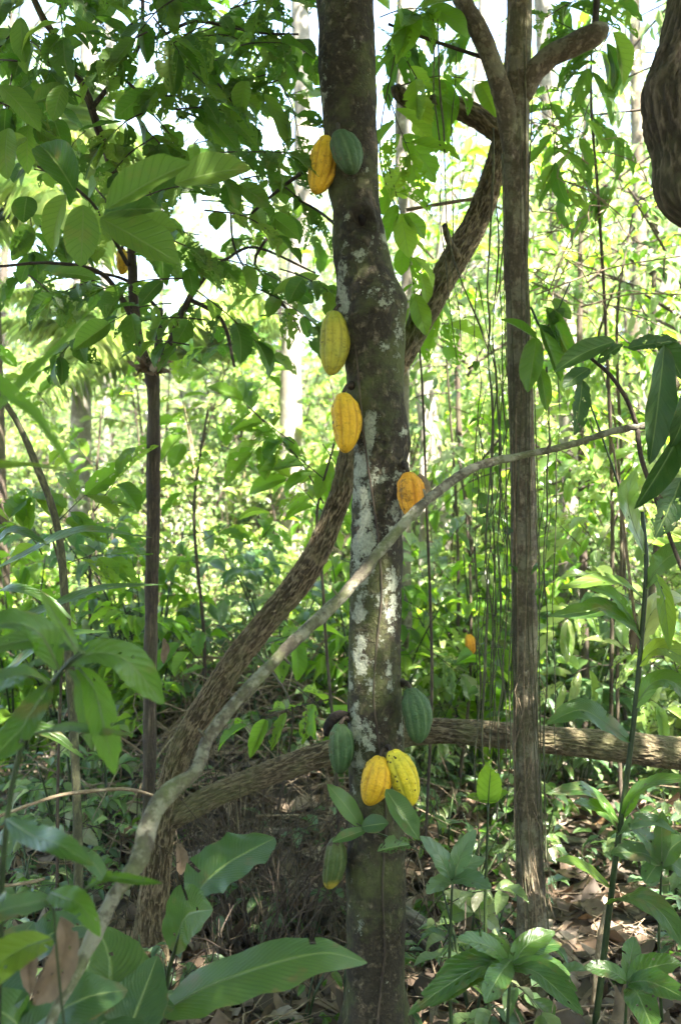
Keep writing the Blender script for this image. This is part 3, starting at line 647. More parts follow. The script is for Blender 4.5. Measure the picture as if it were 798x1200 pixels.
# ---------------------------------------------------------------- slim sapling on the left
b0 = P(176, 1100, 3.5)
sap_rows = [(172,1185,11,3.4),(174,1000,8,3.4),(176,850,8,3.4),(178,700,8,3.4),(180,560,8,3.4),(180,470,8,3.4),(178,435,9,3.4)]
root = thing('slim_tree', 'slim dark tree forking above a papery clump, with insect eaten leaves', 'tree', (P(172,1115,3.4)[0], 3.4, 0))
mb = MB(); tube(mb, path(sap_rows), 28, .012, wood(.005, 30)); part('trunk', mb, M['slim'], root)
br = [[(177,440,7,3.4),(163,400,6,3.38),(157,350,6,3.35),(155,300,5.5,3.3),(150,260,5,3.25),(135,205,5.5,3.2),(115,150,5,3.15),(100,105,4.5,3.1),(70,50,4,3.05),(45,10,4,3.0),(20,-60,4,2.95)],
      [(107,128,3,3.12),(125,105,3,3.1),(150,75,3,3.08),(165,45,2.6,3.06),(168,-20,2,3.05)],
      [(165,47,2.2,3.06),(190,42,2,3.03),(230,25,1.7,3.0),(300,38,1.5,3.0),(350,40,1.2,3.0)],
      [(145,92,2,3.1),(165,108,1.8,3.1),(200,125,1.5,3.1),(240,140,1.2,3.1)],
      [(180,440,6,3.4),(186,400,4.5,3.45),(188,362,3.5,3.5)],
      [(185,435,6,3.4),(202,395,4.5,3.45),(222,350,4,3.5),(245,318,3,3.5),(262,305,2,3.5)],
      [(157,375,4,3.36),(140,345,3.5,3.3),(115,318,2.6,3.2),(60,308,2,3.1),(0,312,1.6,3.0)],
      [(188,365,2.4,3.5),(165,340,2.2,3.45),(140,325,1.8,3.4),(100,318,1.5,3.35)],
      [(150,310,2.5,3.3),(128,270,2.2,3.1),(110,240,2,2.9),(85,218,1.8,2.6),(45,195,1.6,2.3)],
      [(340,245,2,3.3),(300,300,1.8,3.3),(310,325,1.6,3.3),(345,375,1.4,3.3),(352,390,1,3.3)],
      [(222,350,3,3.5),(260,375,2.4,3.5),(275,430,1.6,3.5)],
      [(385,180,3,2.72),(350,205,2.4,2.9),(320,228,2,3.0),(295,250,1.5,3.0)],
      [(392,262,2,2.72),(370,245,1.5,2.9),(345,232,1.2,3.0)],
      [(270,240,1.4,3.2),(275,290,1.4,3.2),(300,330,1.2,3.2),(345,370,1,3.2)],
      [(262,305,2,3.5),(300,290,1.6,3.5),(370,320,1.2,3.5)]]
for k, b in enumerate(br):
    mb = MB(); tube(mb, path(b), 10, .02, wood(.0015, 50)); part('branch', mb, M['twig'] if k else M['slim'], root)
lv2 = Leaves(); cc = P(178,430,3.38)
for k in range(70):
    q = cc+rng.normal(0, 1, 3)*np.array([.022, .018, .014]); a = U(0, 6.3); lv2.add(q, (math.cos(a), math.sin(a)-.3, U(-.6,.6)), rng.normal(0,1,3), U(.02,.05), U(.012,.03), 'ovate_mid', U(.5, 1))
part('papery_clump', lv2.mb(), M['dead'], root, 'pinkish brown papery clump at the fork')
tb = MB(); lv = Leaves()
# big near leaves
for (x0,y0,x1,y1,w,Y) in [(88,225,45,160,42,2.2),(78,228,52,292,34,2.2),(98,240,92,305,40,2.15),(104,225,112,215,30,2.2),(118,255,205,302,52,2.05),(122,250,178,235,34,2.1),(125,245,215,190,46,2.0),(205,215,285,185,44,2.2),(150,262,205,265,36,2.15),
    (0,100,45,142,30,2.4),(40,120,80,100,22,2.6),(75,100,60,135,24,2.5),(10,150,0,200,34,2.3),(30,160,-5,175,24,2.4),(32,230,28,258,28,2.4),(25,20,28,70,26,2.6),(60,60,95,50,24,2.8),(60,320,110,318,16,2.6),
    (245,160,268,168,20,3.1),(310,110,345,165,20,2.9),(288,95,282,130,22,2.9),(320,345,372,322,16,3.0),(228,140,262,165,20,3.0)]:
    pleaf(lv, x0, y0, x1, y1, Y, Y+U(-.08, .05), w, 'cacao_clean', up=(U(-.35, .35), -.9, .4), rnd=U(.45, .95))
# hand-laid twigs of the crown
def tw_px(x0, y0, x1, y1, Y, n, L=.13, key='cacao_hi', mat=None, droop=.45, wr=.5):
    twig(tb, lv, P(x0, y0, Y), P(x1, y1, Y+U(-.15, .15)), n, L*.98, key, wr, .06, droop, .0025, upv=(U(-.4, .4), -.45, .85), jit=.35)
for k in range(125):
    x0 = U(-10, 375); y0 = U(-30, 410)
    if x0 > 330 and y0 > 330: continue
    if 270 < x0 and y0 > 280 and random.random() < .6: continue
    if 95 < x0 < 160 and y0 < 105: continue
    if random.random() < .35 and x0 < 110 and 40 < y0 < 330: continue
    a = U(-.5, 3.6); ln = U(45, 95)
    tw_px(x0, y0, x0+ln*math.cos(a), y0+ln*math.sin(a)*.7, U(2.85 if x0 > 270 else 2.5, 3.9), random.randint(4, 7), U(.10, .145))
for (x0,y0,x1,y1) in [(190,60,260,20),(230,40,300,20),(260,60,330,50),(300,30,370,70),(200,30,240,80),(180,20,210,60),(150,30,200,10),(270,10,340,0),(330,100,350,160),(220,100,280,110),(10,30,50,80),(0,120,40,150),(20,60,10,130),(230,300,330,330),(230,340,300,400),(280,330,370,380)]:
    tw_px(x0, y0, x1, y1, U(2.6, 3.2), 6, .13)
part2('crown', lv.mb(), M['cacao'], tb, M['twig'], root)
r = pod(143,290,143,322,16,3.6,'pod_y','small distant yellow pod half hidden by leaves near the slim forked tree', stalk=P(150,285,3.4), rz=0)

# thin curved stem at far left
def stem_thing(name, rows, mat, label, cat, disp=.002, seg=14, group=None):
    mb = MB(); p = path(rows); tube(mb, p, seg, .02, wood(disp, 30)); return single(name, mb, M[mat], label, cat, p[0][:3], group)
stem_thing('curved_sapling', [(92,1230,6,2.9),(92,1000,5.5,2.9),(86,850,5.5,2.9),(78,720,5,2.85),(68,620,4.5,2.8),(45,550,4,2.75),(15,485,3.5,2.7),(-20,440,3,2.7)], 'vine', 'thin dark curved stem at the far left bowing out of the picture', 'stem')
stem_thing('fallen_twig', [(-10,960,2.2,2.0),(60,935,2.2,2.1),(100,928,2.4,2.2),(150,925,2,2.3),(192,936,1.6,2.4)], 'dry', 'thin pale twig lying level in front of the slim tree foot', 'twig', .001, 8)
stem_thing('dead_stick', [(-10,1040,1.6,1.9),(30,1035,2,1.95),(52,1030,1.8,2.0)], 'dry', 'short straw coloured stick at the lower left edge', 'stick', .001, 8)
stem_thing('leaning_stick', [(690,1230,4.5,2.9),(697,1160,4,2.95),(703,1100,3.8,3.0),(712,1060,3.4,3.05)], 'dry', 'pale broken stick leaning beside the green cane', 'stick', .001, 10)

# ---------------------------------------------------------------- hanging vines
VG = 'lianas hanging beside the vine wrapped tree'
vines = [([(578,150),(574,300),(571,420),(578,520),(568,640),(570,760),(566,905)], 1.9, 2.95), ([(583,240),(579,400),(588,520),(583,640),(586,800),(582,960)], 1.5, 3.0), ([(590,180),(586,330),(590,470),(594,600),(590,740),(594,900)], 1.3, 2.98),
         ([(560,330),(575,400),(580,450),(575,560),(580,700),(575,830)], 1.2, 3.1), ([(638,430),(644,520),(638,640),(641,760),(637,900),(640,1010)], 1.4, 2.95), ([(650,380),(655,500),(648,700),(652,900)], 1.0, 3.2),
         ([(512,-10),(515,60),(518,150),(524,280),(540,330),(560,380),(572,410)], 1.5, 2.95), ([(505,-10),(508,110),(516,190),(514,260),(528,350),(534,420)], 1.1, 2.98), ([(533,60),(528,180),(530,320),(540,400)], .9, 3.1),
         ([(627,560),(632,700),(628,850),(634,960)], 1.0, 2.96), ([(600,700),(594,800),(600,880),(592,960)], 1.2, 2.96), ([(557,640),(562,760),(558,900),(562,1080)], 1.3, 3.0)]
names = ['thickest dark liana hanging left of the vine wrapped tree', 'long liana with gentle bends close left of the vine wrapped tree', 'fine liana brushing the left flank of the vine wrapped tree',
         'thin liana slanting in before it drops beside the wrapped tree', 'single liana hanging close right of the vine wrapped tree', 'faint far liana well right of the vine wrapped tree', 'upper liana sweeping right between the two upright trunks',
         'upper liana dropping straight between the two upright trunks', 'hair thin short liana between the upright trunks', 'short liana low on the right flank of the wrapped tree', 'short liana low on the left flank of the wrapped tree', 'low liana hanging in front of the level limb']
for (pp, w, Y), nm in zip(vines, names):
    rows = []
    pq = []
    for (xa, ya), (xb, yb) in zip(pp, pp[1:]):
        m_ = max(1, int((yb-ya)/38)); pq += [(xa+(xb-xa)*k/m_+U(-2.2, 2.2), ya+(yb-ya)*k/m_) for k in range(m_)]
    pp = pq+[pp[-1]]
    for i, (x, y) in enumerate(pp): rows.append((x+U(-1, 1), y, w*U(.35, .9), Y+U(-.03, .03)))
    mb = MB(); p = path(rows); tube(mb, p, 7, .02, lambda b, D, TH, S, rr: .0012*fbm(b*60, 2)+.002*(vnoise(b*14) > .75)); single('hanging_vine', mb, M['vine'], nm, 'vine', p[0][:3], VG)
mb = MB(); lvv = Leaves()
for k in range(15):
    x = U(556, 602) if k % 5 else U(622, 650); y = U(330, 560); rows = []; Y = U(2.95, 3.15); y1 = U(700, 900)
    while y < y1: rows.append((x, y, U(.35, .8), Y)); x += U(-7, 7); x += (580-x)*.08 if k % 5 else (636-x)*.1; y += U(18, 45); Y += U(-.015, .015)
    if len(rows) < 3: continue
    tube(mb, path(rows), 5, .03)
    for r_ in rows[1:-1]:
        if random.random() < .35: lvv.add(P(r_[0], r_[1], r_[3]), (U(-1,1), -.4, U(-1,.2)), (U(-.3,.3), -.8, .5), U(.02,.05), U(.012,.03), 'ovate_mid')
vm = thing('vine_tangle', 'curtain of hair fine tangled vines with tiny leaves beside the wrapped tree', 'vines', P(580,330,3.0)); vm['kind'] = 'stuff'
part2('strands', mb, M['vine'], lvv.mb(), M['gloss'], vm)
stem_thing('twig_spray', [(455,28,1.8,2.95),(480,38,2,2.97),(520,52,2.2,3.0),(568,68,2.5,3.03)], 'twig', 'dark thin branch crossing level above the crooked upper limb', 'branch', .001, 8)
stem_thing('cross_twig', [(476,246,2.4,3.6),(510,240,2.2,3.6),(560,232,2.2,3.6)], 'dry', 'light thin branch crossing level behind the leaning tree', 'branch', .001, 8)

# dry tangle of pale tendrils
mb = MB()
for k in range(42):
    x, y = U(625, 700), U(130, 360); Y = U(3.5, 4.0); pts = [(x, y, .8, Y)]; a = U(0, 6.3)
    for j in range(U(3, 7).__int__()):
        a += U(-.9, .9); x += 16*math.cos(a)+U(-2, 6)*.5; y += 16*math.sin(a)+5; pts.append((x, y, U(.5, .9), Y+U(-.03, .03)))
    tube(mb, path(pts), 5, .03)
for (a, b, c_, d) in [(628,345,798,300),(640,350,680,260),(680,360,798,345),(655,210,730,255)]:
    tube(mb, path([(a,b,1,3.7),((a+c_)/2,(b+d)/2-8,1,3.7),(c_,d,.8,3.7)]), 5, .05)
single('dry_tendrils', mb, M['dry'], 'tangle of pale dry tendrils caught in leaves right of the vine wrapped tree', 'tendrils', P(660,200,3.7))

# ---------------------------------------------------------------- background trunks
def bgtrunk(name, rows, mat, label, disp=.01, cr=None, crm='bush', seg=28):
    rows = [(a+U(-5, 5), b, c, d) for a, b, c, d in rows]
    p = path(rows); z0 = float(ground_z(p[0][0], p[0][1])); r = thing(name, label, 'tree', (p[0][0], p[0][1], z0))
    p[0][2] = z0-.1
    mb = MB(); tube(mb, p, seg, .05, wood(disp, 10)); part('trunk', mb, M[mat], r)
    if cr:
        tb = MB(); lv = Leaves(); tp = np.array(p[-1][:3]); crown(tb, lv, tp+np.array(cr[0]), cr[1], cr[2], 5, 7, cr[3], 'ovate_lo', tl=.6, rtw=.008)
        part2('crown', lv.mb(), M[crm], tb, M['twig'], r)
    return r
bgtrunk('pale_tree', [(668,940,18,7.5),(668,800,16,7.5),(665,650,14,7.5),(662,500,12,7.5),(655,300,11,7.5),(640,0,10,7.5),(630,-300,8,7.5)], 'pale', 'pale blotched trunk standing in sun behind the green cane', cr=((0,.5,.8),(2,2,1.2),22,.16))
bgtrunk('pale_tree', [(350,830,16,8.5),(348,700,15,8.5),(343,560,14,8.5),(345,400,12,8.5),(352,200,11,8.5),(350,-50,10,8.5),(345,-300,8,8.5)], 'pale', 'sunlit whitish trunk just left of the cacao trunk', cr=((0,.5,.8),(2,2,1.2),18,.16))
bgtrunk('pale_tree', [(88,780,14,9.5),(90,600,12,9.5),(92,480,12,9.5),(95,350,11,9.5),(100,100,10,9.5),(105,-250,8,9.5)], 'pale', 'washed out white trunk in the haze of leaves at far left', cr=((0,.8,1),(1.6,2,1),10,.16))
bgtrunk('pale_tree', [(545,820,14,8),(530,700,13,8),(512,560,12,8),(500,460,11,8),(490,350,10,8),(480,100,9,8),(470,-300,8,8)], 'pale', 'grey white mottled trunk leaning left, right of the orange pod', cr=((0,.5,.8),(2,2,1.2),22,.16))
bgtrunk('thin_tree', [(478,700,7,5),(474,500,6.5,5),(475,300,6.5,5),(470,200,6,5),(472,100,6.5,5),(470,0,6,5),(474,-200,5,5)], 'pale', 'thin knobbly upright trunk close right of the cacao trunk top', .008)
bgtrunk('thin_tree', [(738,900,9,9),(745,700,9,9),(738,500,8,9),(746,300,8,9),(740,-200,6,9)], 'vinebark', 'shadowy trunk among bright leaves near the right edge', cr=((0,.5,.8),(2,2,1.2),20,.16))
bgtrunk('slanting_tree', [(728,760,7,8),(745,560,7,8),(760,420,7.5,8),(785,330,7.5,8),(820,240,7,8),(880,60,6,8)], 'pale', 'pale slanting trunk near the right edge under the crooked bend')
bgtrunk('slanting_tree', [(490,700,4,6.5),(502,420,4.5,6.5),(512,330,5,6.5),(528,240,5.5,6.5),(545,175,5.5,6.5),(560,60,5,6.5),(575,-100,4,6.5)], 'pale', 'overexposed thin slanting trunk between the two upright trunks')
bgtrunk('thin_tree', [(757,930,7,5),(757,880,6,5),(760,800,5,5),(768,700,4,5),(780,560,4,5),(800,400,3.5,5)], 'slim', 'small upright trunk beyond the end of the level limb')
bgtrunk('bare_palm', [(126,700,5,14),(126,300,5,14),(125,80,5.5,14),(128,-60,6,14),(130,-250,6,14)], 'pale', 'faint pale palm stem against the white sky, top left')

# ---------------------------------------------------------------- palms
def frond(tb, lv, a, dr, L, sag, nl=44, ll=.45):
    d = nrm(dr); pts = []
    for i in range(7):
        t = i/6; pts.append(list(np.asarray(a)+d*L*t+np.array([0, 0, -sag*L*t*t]))+[.012*(1-t)+.002])
    p = tube(tb, pts, 6, .05); side0 = nrm(np.cross(d, [0, 0, 1])); m = len(p)
    for i in range(nl):
        t = .12+.88*i/nl; j = min(m-2, int(t*(m-1))); T = nrm(p[j+1]-p[j]); up = nrm(np.cross(side0, T))
        for s in (-1, 1):
            dd = nrm(side0*s*1+T*.75+np.array([0, 0, -.25])+rng.normal(0, .05, 3)); l = ll*(math.sin(math.pi*min(1, t*.8+.15)))*U(.9, 1.1)
            lv.add(p[j], dd, up, l, l*.075, 'lance_mid')
def palm(px, Y, pyc, label, n=11, L=2.0, name='palm'):
    c = P(px, pyc, Y); z0 = float(ground_z(c[0], Y)); r = thing(name, label, 'palm', (c[0], Y, z0))
    mb = MB(); tube(mb, [[c[0]+.1, Y, z0-.1, .07], [c[0]+.05, Y, (z0+c[2])/2, .05], [c[0], Y, c[2]+.05, .045]], 16, .1, wood(.004)); part('trunk', mb, M['slim'], r)
    for k in range(n):
        tb = MB(); lv = Leaves(); az = k*2.4+U(-.3, .3); el = U(.25, 1.2)
        frond(tb, lv, c, (math.cos(az)*math.cos(el), math.sin(az)*math.cos(el), math.sin(el)), L*U(.8, 1.1), U(.35, .7)); f = part('frond', tb, M['cane'], r); part('leaflets', lv.mb(), M['palm'], f)
palm(-10, 6.5, 260, 'pale palm with arching fronds against the sky at the upper left edge', 12, 2.3)
palm(180, 8.5, 440, 'sunlit palm behind the fork of the slim tree', 10, 2.0)

# ---------------------------------------------------------------- broad-leaved foreground plants
def big_leaf(r, rows, wpx, mat='broad', kind='banana', fold=.18, roll=0., up=(0, -.6, .8), label=None, nu=14, seed=0, tear=1, m=None, tubew=1.5):
    """rows (px,py,Y) base->tip; first rows segment may be the petiole. Blade swept along a curve."""
    pts = [list(P(x, y, Y))+[0] for x, y, Y in rows]; c = crom(pts, min(.012, np.linalg.norm(np.array(pts[-1])-np.array(pts[0]))/30))[:, :3]; n = len(c); t = np.linspace(0, 1, n)
    w = shape_w(kind, t)*.5*wpx*np.mean([q[2] for q in rows])/F
    T = np.gradient(c, axis=0); T /= np.linalg.norm(T, axis=1)[:, None]; S = np.cross(T, np.asarray(up, float)); S /= np.linalg.norm(S, axis=1)[:, None]; Nn = np.cross(S, T)
    w = w*(1+.10*vnoise(np.stack([t*7, t*0+seed*3.3, t*0], -1))+.04*vnoise(np.stack([t*31, t*0+seed, t*0], -1)))
    u = np.linspace(-1, 1, nu+1); g = np.random.default_rng(seed); ph = g.uniform(0, 6, 2)
    ruf = .05*np.sin(t[:, None]*26+ph[(u > 0).astype(int)][None])*abs(u)[None]**2+.022*np.sin(t[:, None]*170-abs(u)[None]*6)*abs(u)[None]**.5
    V = c[:, None]+S[:, None]*(u[None, :, None]*w[:, None, None])+Nn[:, None]*((fold*abs(u)[None]**1.2+ruf)*w[:, None])[..., None]
    V = V+Nn[:, None]*(roll*u[None]**2*w[:, None])[..., None]
    i = np.arange(n-1)[:, None]*(nu+1)+np.arange(nu)[None]; q = np.stack([i, i+1, i+nu+2, i+nu+1], -1)
    keep = np.ones((n-1, nu), bool)
    for k in range(g.integers(0, 5)):
        a = g.integers(4, n-5); b_ = g.integers(2, nu-2); keep[a, b_] = False
    for k in range(tear):
        a = g.integers(3, n-4); s = g.integers(0, 2); dp = g.integers(2, 5)
        for dd in range(dp): keep[a, dd if s else nu-1-dd] = False
    mb = MB(); mb.add(V, q[keep].reshape(-1, 4), None, np.stack([np.broadcast_to(u[None]*.5+.5, (n, nu+1)), np.broadcast_to(t[:, None], (n, nu+1))], -1), g.random() if m is None else m)
    l = part('leaf', mb, M[mat], r, label)
    rb = MB(); tube(rb, [list(x)+[.0016*tubew*(1-.8*k/len(c))] for k, x in list(enumerate(c-Nn*.001))[::6]], 6, .03); part('midrib', rb, M['rib'] if mat != 'dead' else M['dry'], l)
    return l
def petiole(r, rows, w=2.5, name='stalk', mat='cane'):
    mb = MB(); tube(mb, path([(a, b, w*(1-.4*i/len(rows)), Y) for i, (a, b, Y) in enumerate(rows)]), 10, .02); return part(name, mb, M[mat], r)
r = thing('broad_leaved_plant', 'plant with wide bluish green ribbed leaves at the foot of the leaning tree', 'plant', (P(190,1300,2.0)[0], 2.0, 0))
petiole(r, [(195,1500,2.0),(192,1240,2.0),(196,1150,2.0),(205,1115,2.0),(213,1090,2.0)], 3)
petiole(r, [(213,1090,2.0),(225,1060,2.0),(236,1040,2.02)], 2)
big_leaf(r, [(228,1055,2.0),(240,1035,2.02),(270,1010,2.05),(322,982,2.12)], 74, up=(-.45,-.6,.7), label='upright wide leaf with ribs and a pale midrib', seed=1, m=.2)
big_leaf(r, [(205,1118,2.0),(210,1090,2.0),(222,1070,1.98),(250,1066,1.93)], 62, kind='cacao', up=(-.6,-.7,.3), seed=2, m=.3)
petiole(r, [(188,1500,1.9),(188,1280,1.85),(190,1190,1.8)], 3)
big_leaf(r, [(188,1190,1.8),(235,1160,1.8),(310,1132,1.8),(380,1117,1.82),(430,1128,1.85)], 62, up=(.1,-.5,.85), fold=-.15, label='long broad leaf reaching right toward the cacao trunk', seed=3, m=.75)
r = thing('broad_leaved_plant', 'dim low clump of wide dark leaves in the lower left corner', 'plant', (P(60,1300,1.7)[0], 1.9, 0))
for i, (rows, w) in enumerate([([(110,1230,1.8),(125,1180,1.8),(130,1130,1.85),(115,1085,1.9)], 90), ([(70,1260,1.7),(120,1200,1.7),(165,1175,1.75),(205,1180,1.8)], 60), ([(20,1250,1.6),(50,1200,1.6),(100,1170,1.6),(150,1160,1.65)], 60),
                              ([(10,1240,1.6),(0,1180,1.6),(10,1120,1.7),(40,1080,1.8)], 60), ([(60,1260,1.6),(20,1200,1.5),(-20,1180,1.5),(-60,1190,1.5)], 60), ([(120,1260,1.7),(150,1210,1.7),(170,1160,1.75),(185,1120,1.8)], 60), ([(30,1130,1.9),(60,1095,1.9),(100,1085,1.95),(130,1100,2.0)], 50)]):
    big_leaf(r, rows, w, up=(U(-.3,.3),-.5,.8), seed=10+i)
petiole(r, [(60,1500,1.75),(62,1300,1.72),(66,1240,1.7)], 4); petiole(r, [(110,1500,1.85),(110,1300,1.82),(112,1220,1.8)], 4)

r = thing('leafy_plant', 'near out of focus plant with long drooping leaves at the left edge', 'plant', (P(0,1500,1.35)[0], 1.4, 0))
petiole(r, [(-25,1700,1.42),(-5,1300,1.42),(5,1000,1.42),(30,860,1.42),(70,790,1.42),(95,765,1.42)], 4)
for i, (rows, w, k, mm) in enumerate([([(82,780,1.42),(110,765,1.42),(150,775,1.43),(192,825,1.45)], 50, 'cacao', .7), ([(92,782,1.42),(110,805,1.40),(122,850,1.38),(135,908,1.36)], 44, 'cacao', .99), ([(80,785,1.42),(95,800,1.42),(102,840,1.42),(108,880,1.42)], 30, 'lance', .5),
    ([(70,785,1.4),(50,745,1.38),(20,730,1.35),(-20,735,1.3)], 50, 'cacao', .3), ([(60,800,1.4),(30,790,1.35),(0,800,1.3),(-40,830,1.25)], 50, 'cacao', .5), ([(95,770,1.42),(80,745,1.42),(62,715,1.4),(45,690,1.38)], 22, 'lance', .8), ([(60,800,1.4),(40,830,1.35),(20,860,1.3),(-20,900,1.25)], 46, 'cacao', .4),
    ([(100,765,1.42),(60,750,1.45),(20,752,1.45),(-30,765,1.45)], 34, 'cacao', .5), ([(40,860,1.42),(80,852,1.4),(110,856,1.38),(160,862,1.36)], 16, 'lance', .6), ([(8,960,1.4),(40,980,1.35),(70,990,1.3),(110,1015,1.28)], 40, 'cacao', .3), ([(5,1080,1.4),(-10,1060,1.3),(-30,1050,1.25),(-60,1060,1.2)], 50, 'cacao', .3)]):
    big_leaf(r, rows, w*.8, 'fresh' if i == 1 else 'gloss', k, up=(U(-.3,.3),-.75,.6), seed=20+i, m=mm, label='hanging leaf coloured yellow green as if sunlit' if i == 1 else None)  # gloss green picked darker to stand in for shade, fresh for the sunlit leaf
r = thing('low_seedling', 'near seedling with one bright sunlit leaf in front of the bare branch foot', 'plant', (P(120,1500,1.35)[0], 1.38, 0))
petiole(r, [(110,1750,1.38),(95,1400,1.38),(70,1150,1.38),(62,1050,1.38)], 2)
for i, (rows, w, k, mm, mt) in enumerate([([(60,1046,1.38),(75,1052,1.36),(95,1062,1.34),(118,1098,1.33)], 34, 'ovate', .95, 'fresh'), ([(100,1042,1.4),(125,1028,1.4),(160,1032,1.4),(190,1035,1.4)], 14, 'lance', .7, 'fresh'), ([(62,1100,1.38),(30,1110,1.33),(0,1130,1.3),(-30,1170,1.28)], 44, 'cacao', .6, 'fresh'), ([(62,1052,1.38),(30,1060,1.34),(0,1068,1.3),(-30,1085,1.28)], 34, 'cacao', .6, 'broad'), ([(70,1005,1.4),(90,1000,1.4),(110,1012,1.4),(125,1035,1.4)], 22, 'cacao', .3, 'broad')]):
    big_leaf(r, rows, w, mt, k, up=(.2,-.6,.75), seed=40+i, m=mm)
def dead_leaf(rows, w, label, seed, up=(.3,-.9,.2)):
    r = thing('dead_leaf', label, 'dead leaf', P(*rows[0])); big = big_leaf(r, rows, w, 'dead', 'cacao', fold=.9, up=up, seed=seed, m=.62)
dead_leaf([(72,1075,1.42),(78,1100,1.42),(66,1140,1.42),(40,1178,1.42)], 34, 'large curled brown dead leaf hanging by the bare branch foot', 50)
dead_leaf([(38,1100,1.5),(36,1120,1.5),(34,1140,1.5),(36,1165,1.5)], 18, 'narrow folded dead leaf at the lower left beside the larger curled one', 51)
dead_leaf([(208,988,3.0),(212,1000,3.0),(213,1012,3.0),(211,1026,3.0)], 14, 'small pale dead leaf hanging at the foot of the leaning tree', 52)
dead_leaf([(738,712,2.9),(742,730,2.9),(738,748,2.9),(740,768,2.9)], 12, 'twisted brown dead leaf hanging beside the green cane', 53)
dead_leaf([(192,748,3.3),(194,760,3.3),(192,768,3.3),(192,778,3.3)], 9, 'small brown leaf hanging right of the slim tree', 54)
# strap leaves near the camera
r = thing('strap_leaved_plant', 'blurred near plant whose long strap leaf slants up at the left edge', 'plant', (P(-90,1500,1.3)[0], 1.35, 0))
for i, (rows, w, mm) in enumerate([([(-80,700,1.3),(-30,520,1.3),(20,455,1.3),(70,405,1.32),(118,348,1.35)], 26, .85), ([(-80,700,1.3),(-40,560,1.3),(20,545,1.3),(60,548,1.32),(95,555,1.33)], 16, .6), ([(-80,700,1.3),(-30,460,1.2),(30,475,1.2),(60,510,1.2),(92,565,1.2)], 26, .99)]):
    big_leaf(r, rows, w, 'fresh', 'strap', up=(-.3,-.7,.6), seed=60+i, m=mm)
petiole(r, [(-120,1700,1.35),(-100,1100,1.33),(-80,690,1.3)], 6)
r = thing('arching_leaf_plant', 'plant with long glossy leaves arching level across the left stems', 'plant', (P(-10,1300,2.3)[0], 2.35, 0))
petiole(r, [(-20,1330,2.35),(-20,1000,2.33),(-22,800,2.3),(-20,690,2.3)], 4)
for i, (rows, w, mm) in enumerate([([(-20,675,2.3),(30,650,2.3),(95,622,2.3),(178,630,2.35)], 26, .7), ([(-20,740,2.2),(50,715,2.2),(120,690,2.22),(192,685,2.25)], 22, .3), ([(-20,700,2.2),(10,690,2.1),(50,700,2.1),(90,730,2.1)], 24, .6), ([(-20,655,2.3),(0,632,2.3),(20,622,2.3),(60,640,2.3)], 24, .8), ([(-20,810,2.2),(30,770,2.2),(70,745,2.2),(130,740,2.2)], 24, .5), ([(-20,870,2.2),(20,850,2.2),(60,860,2.2),(100,890,2.2)], 24, .5)]):
    big_leaf(r, rows, w, 'gloss', 'strap', up=(0,-.35,.93), seed=70+i, m=mm)

# right-hand plants
r = thing('green_cane', 'tall green cane with broad leaves rising through the level limb at right', 'plant', (P(690,1300,2.75)[0], 2.85, 0))
petiole(r, [(684,1290,2.85),(700,1180,2.85),(712,1080,2.85),(722,1000,2.85),(733,920,2.85),(744,830,2.85),(752,740,2.85),(757,660,2.85),(752,600,2.87)], 4.2, 'stem')
petiole(r, [(752,640,2.85),(735,600,2.85),(715,540,2.85),(690,470,2.85)], 1.6); petiole(r, [(748,760,2.85),(738,680,2.85),(728,600,2.86),(718,520,2.88)], 2, 'stem', 'dry')
for i, (rows, w, mm, mt, kd) in enumerate([([(752,750,2.85),(735,728,2.82),(705,712,2.8),(690,716,2.78),(645,722,2.76)], 30, .4, 'gloss', 'cacao'), ([(752,700,2.85),(730,684,2.8),(705,680,2.75),(655,690,2.7)], 24, .9, 'fresh', 'cacao'), ([(748,735,2.85),(720,700,2.82),(700,690,2.8),(680,688,2.8)], 26, .95, 'fresh', 'cacao'),
    ([(740,870,2.85),(710,848,2.85),(680,832,2.85),(640,848,2.85)], 32, .5, 'broad', 'cacao'), ([(755,690,2.85),(775,660,2.8),(798,645,2.8),(830,640,2.8)], 30, .7, 'broad', 'cacao'), ([(748,780,2.85),(770,760,2.8),(798,770,2.78),(830,800,2.75)], 34, .6, 'fresh', 'cacao'),
    ([(742,830,2.85),(765,800,2.82),(790,800,2.8),(815,830,2.78)], 28, .4, 'gloss', 'cacao'), ([(728,960,2.85),(745,930,2.8),(770,915,2.75),(815,912,2.7)], 20, .6, 'gloss', 'cacao'), ([(726,965,2.85),(700,935,2.8),(680,925,2.75),(640,930,2.72)], 22, .5, 'gloss', 'cacao'), ([(724,975,2.85),(712,955,2.8),(695,945,2.8),(672,940,2.75)], 20, .7, 'gloss', 'cacao'),
    ([(722,980,2.85),(740,965,2.8),(765,962,2.8),(790,975,2.75)], 18, .4, 'teal', 'cacao'), ([(715,1040,2.85),(690,1020,2.8),(670,1010,2.75),(650,1008,2.7)], 18, .8, 'fresh', 'cacao'), ([(712,1060,2.85),(740,1050,2.7),(775,1070,2.6),(800,1110,2.5)], 36, .3, 'gloss', 'cacao'), ([(756,650,2.85),(740,610,2.82),(735,580,2.8),(745,550,2.8)], 30, .9, 'bright', 'cacao'),
    ([(750,760,2.86),(762,720,2.9),(785,700,2.95),(810,705,3.0)], 28, .8, 'bright', 'cacao'), ([(757,665,2.86),(775,690,2.84),(780,720,2.8),(784,760,2.76)], 22, .6, 'fresh', 'cacao')]):
    big_leaf(r, rows, w, mt, kd, up=(U(-.2,.2),-.6,.75), seed=80+i, m=mm)
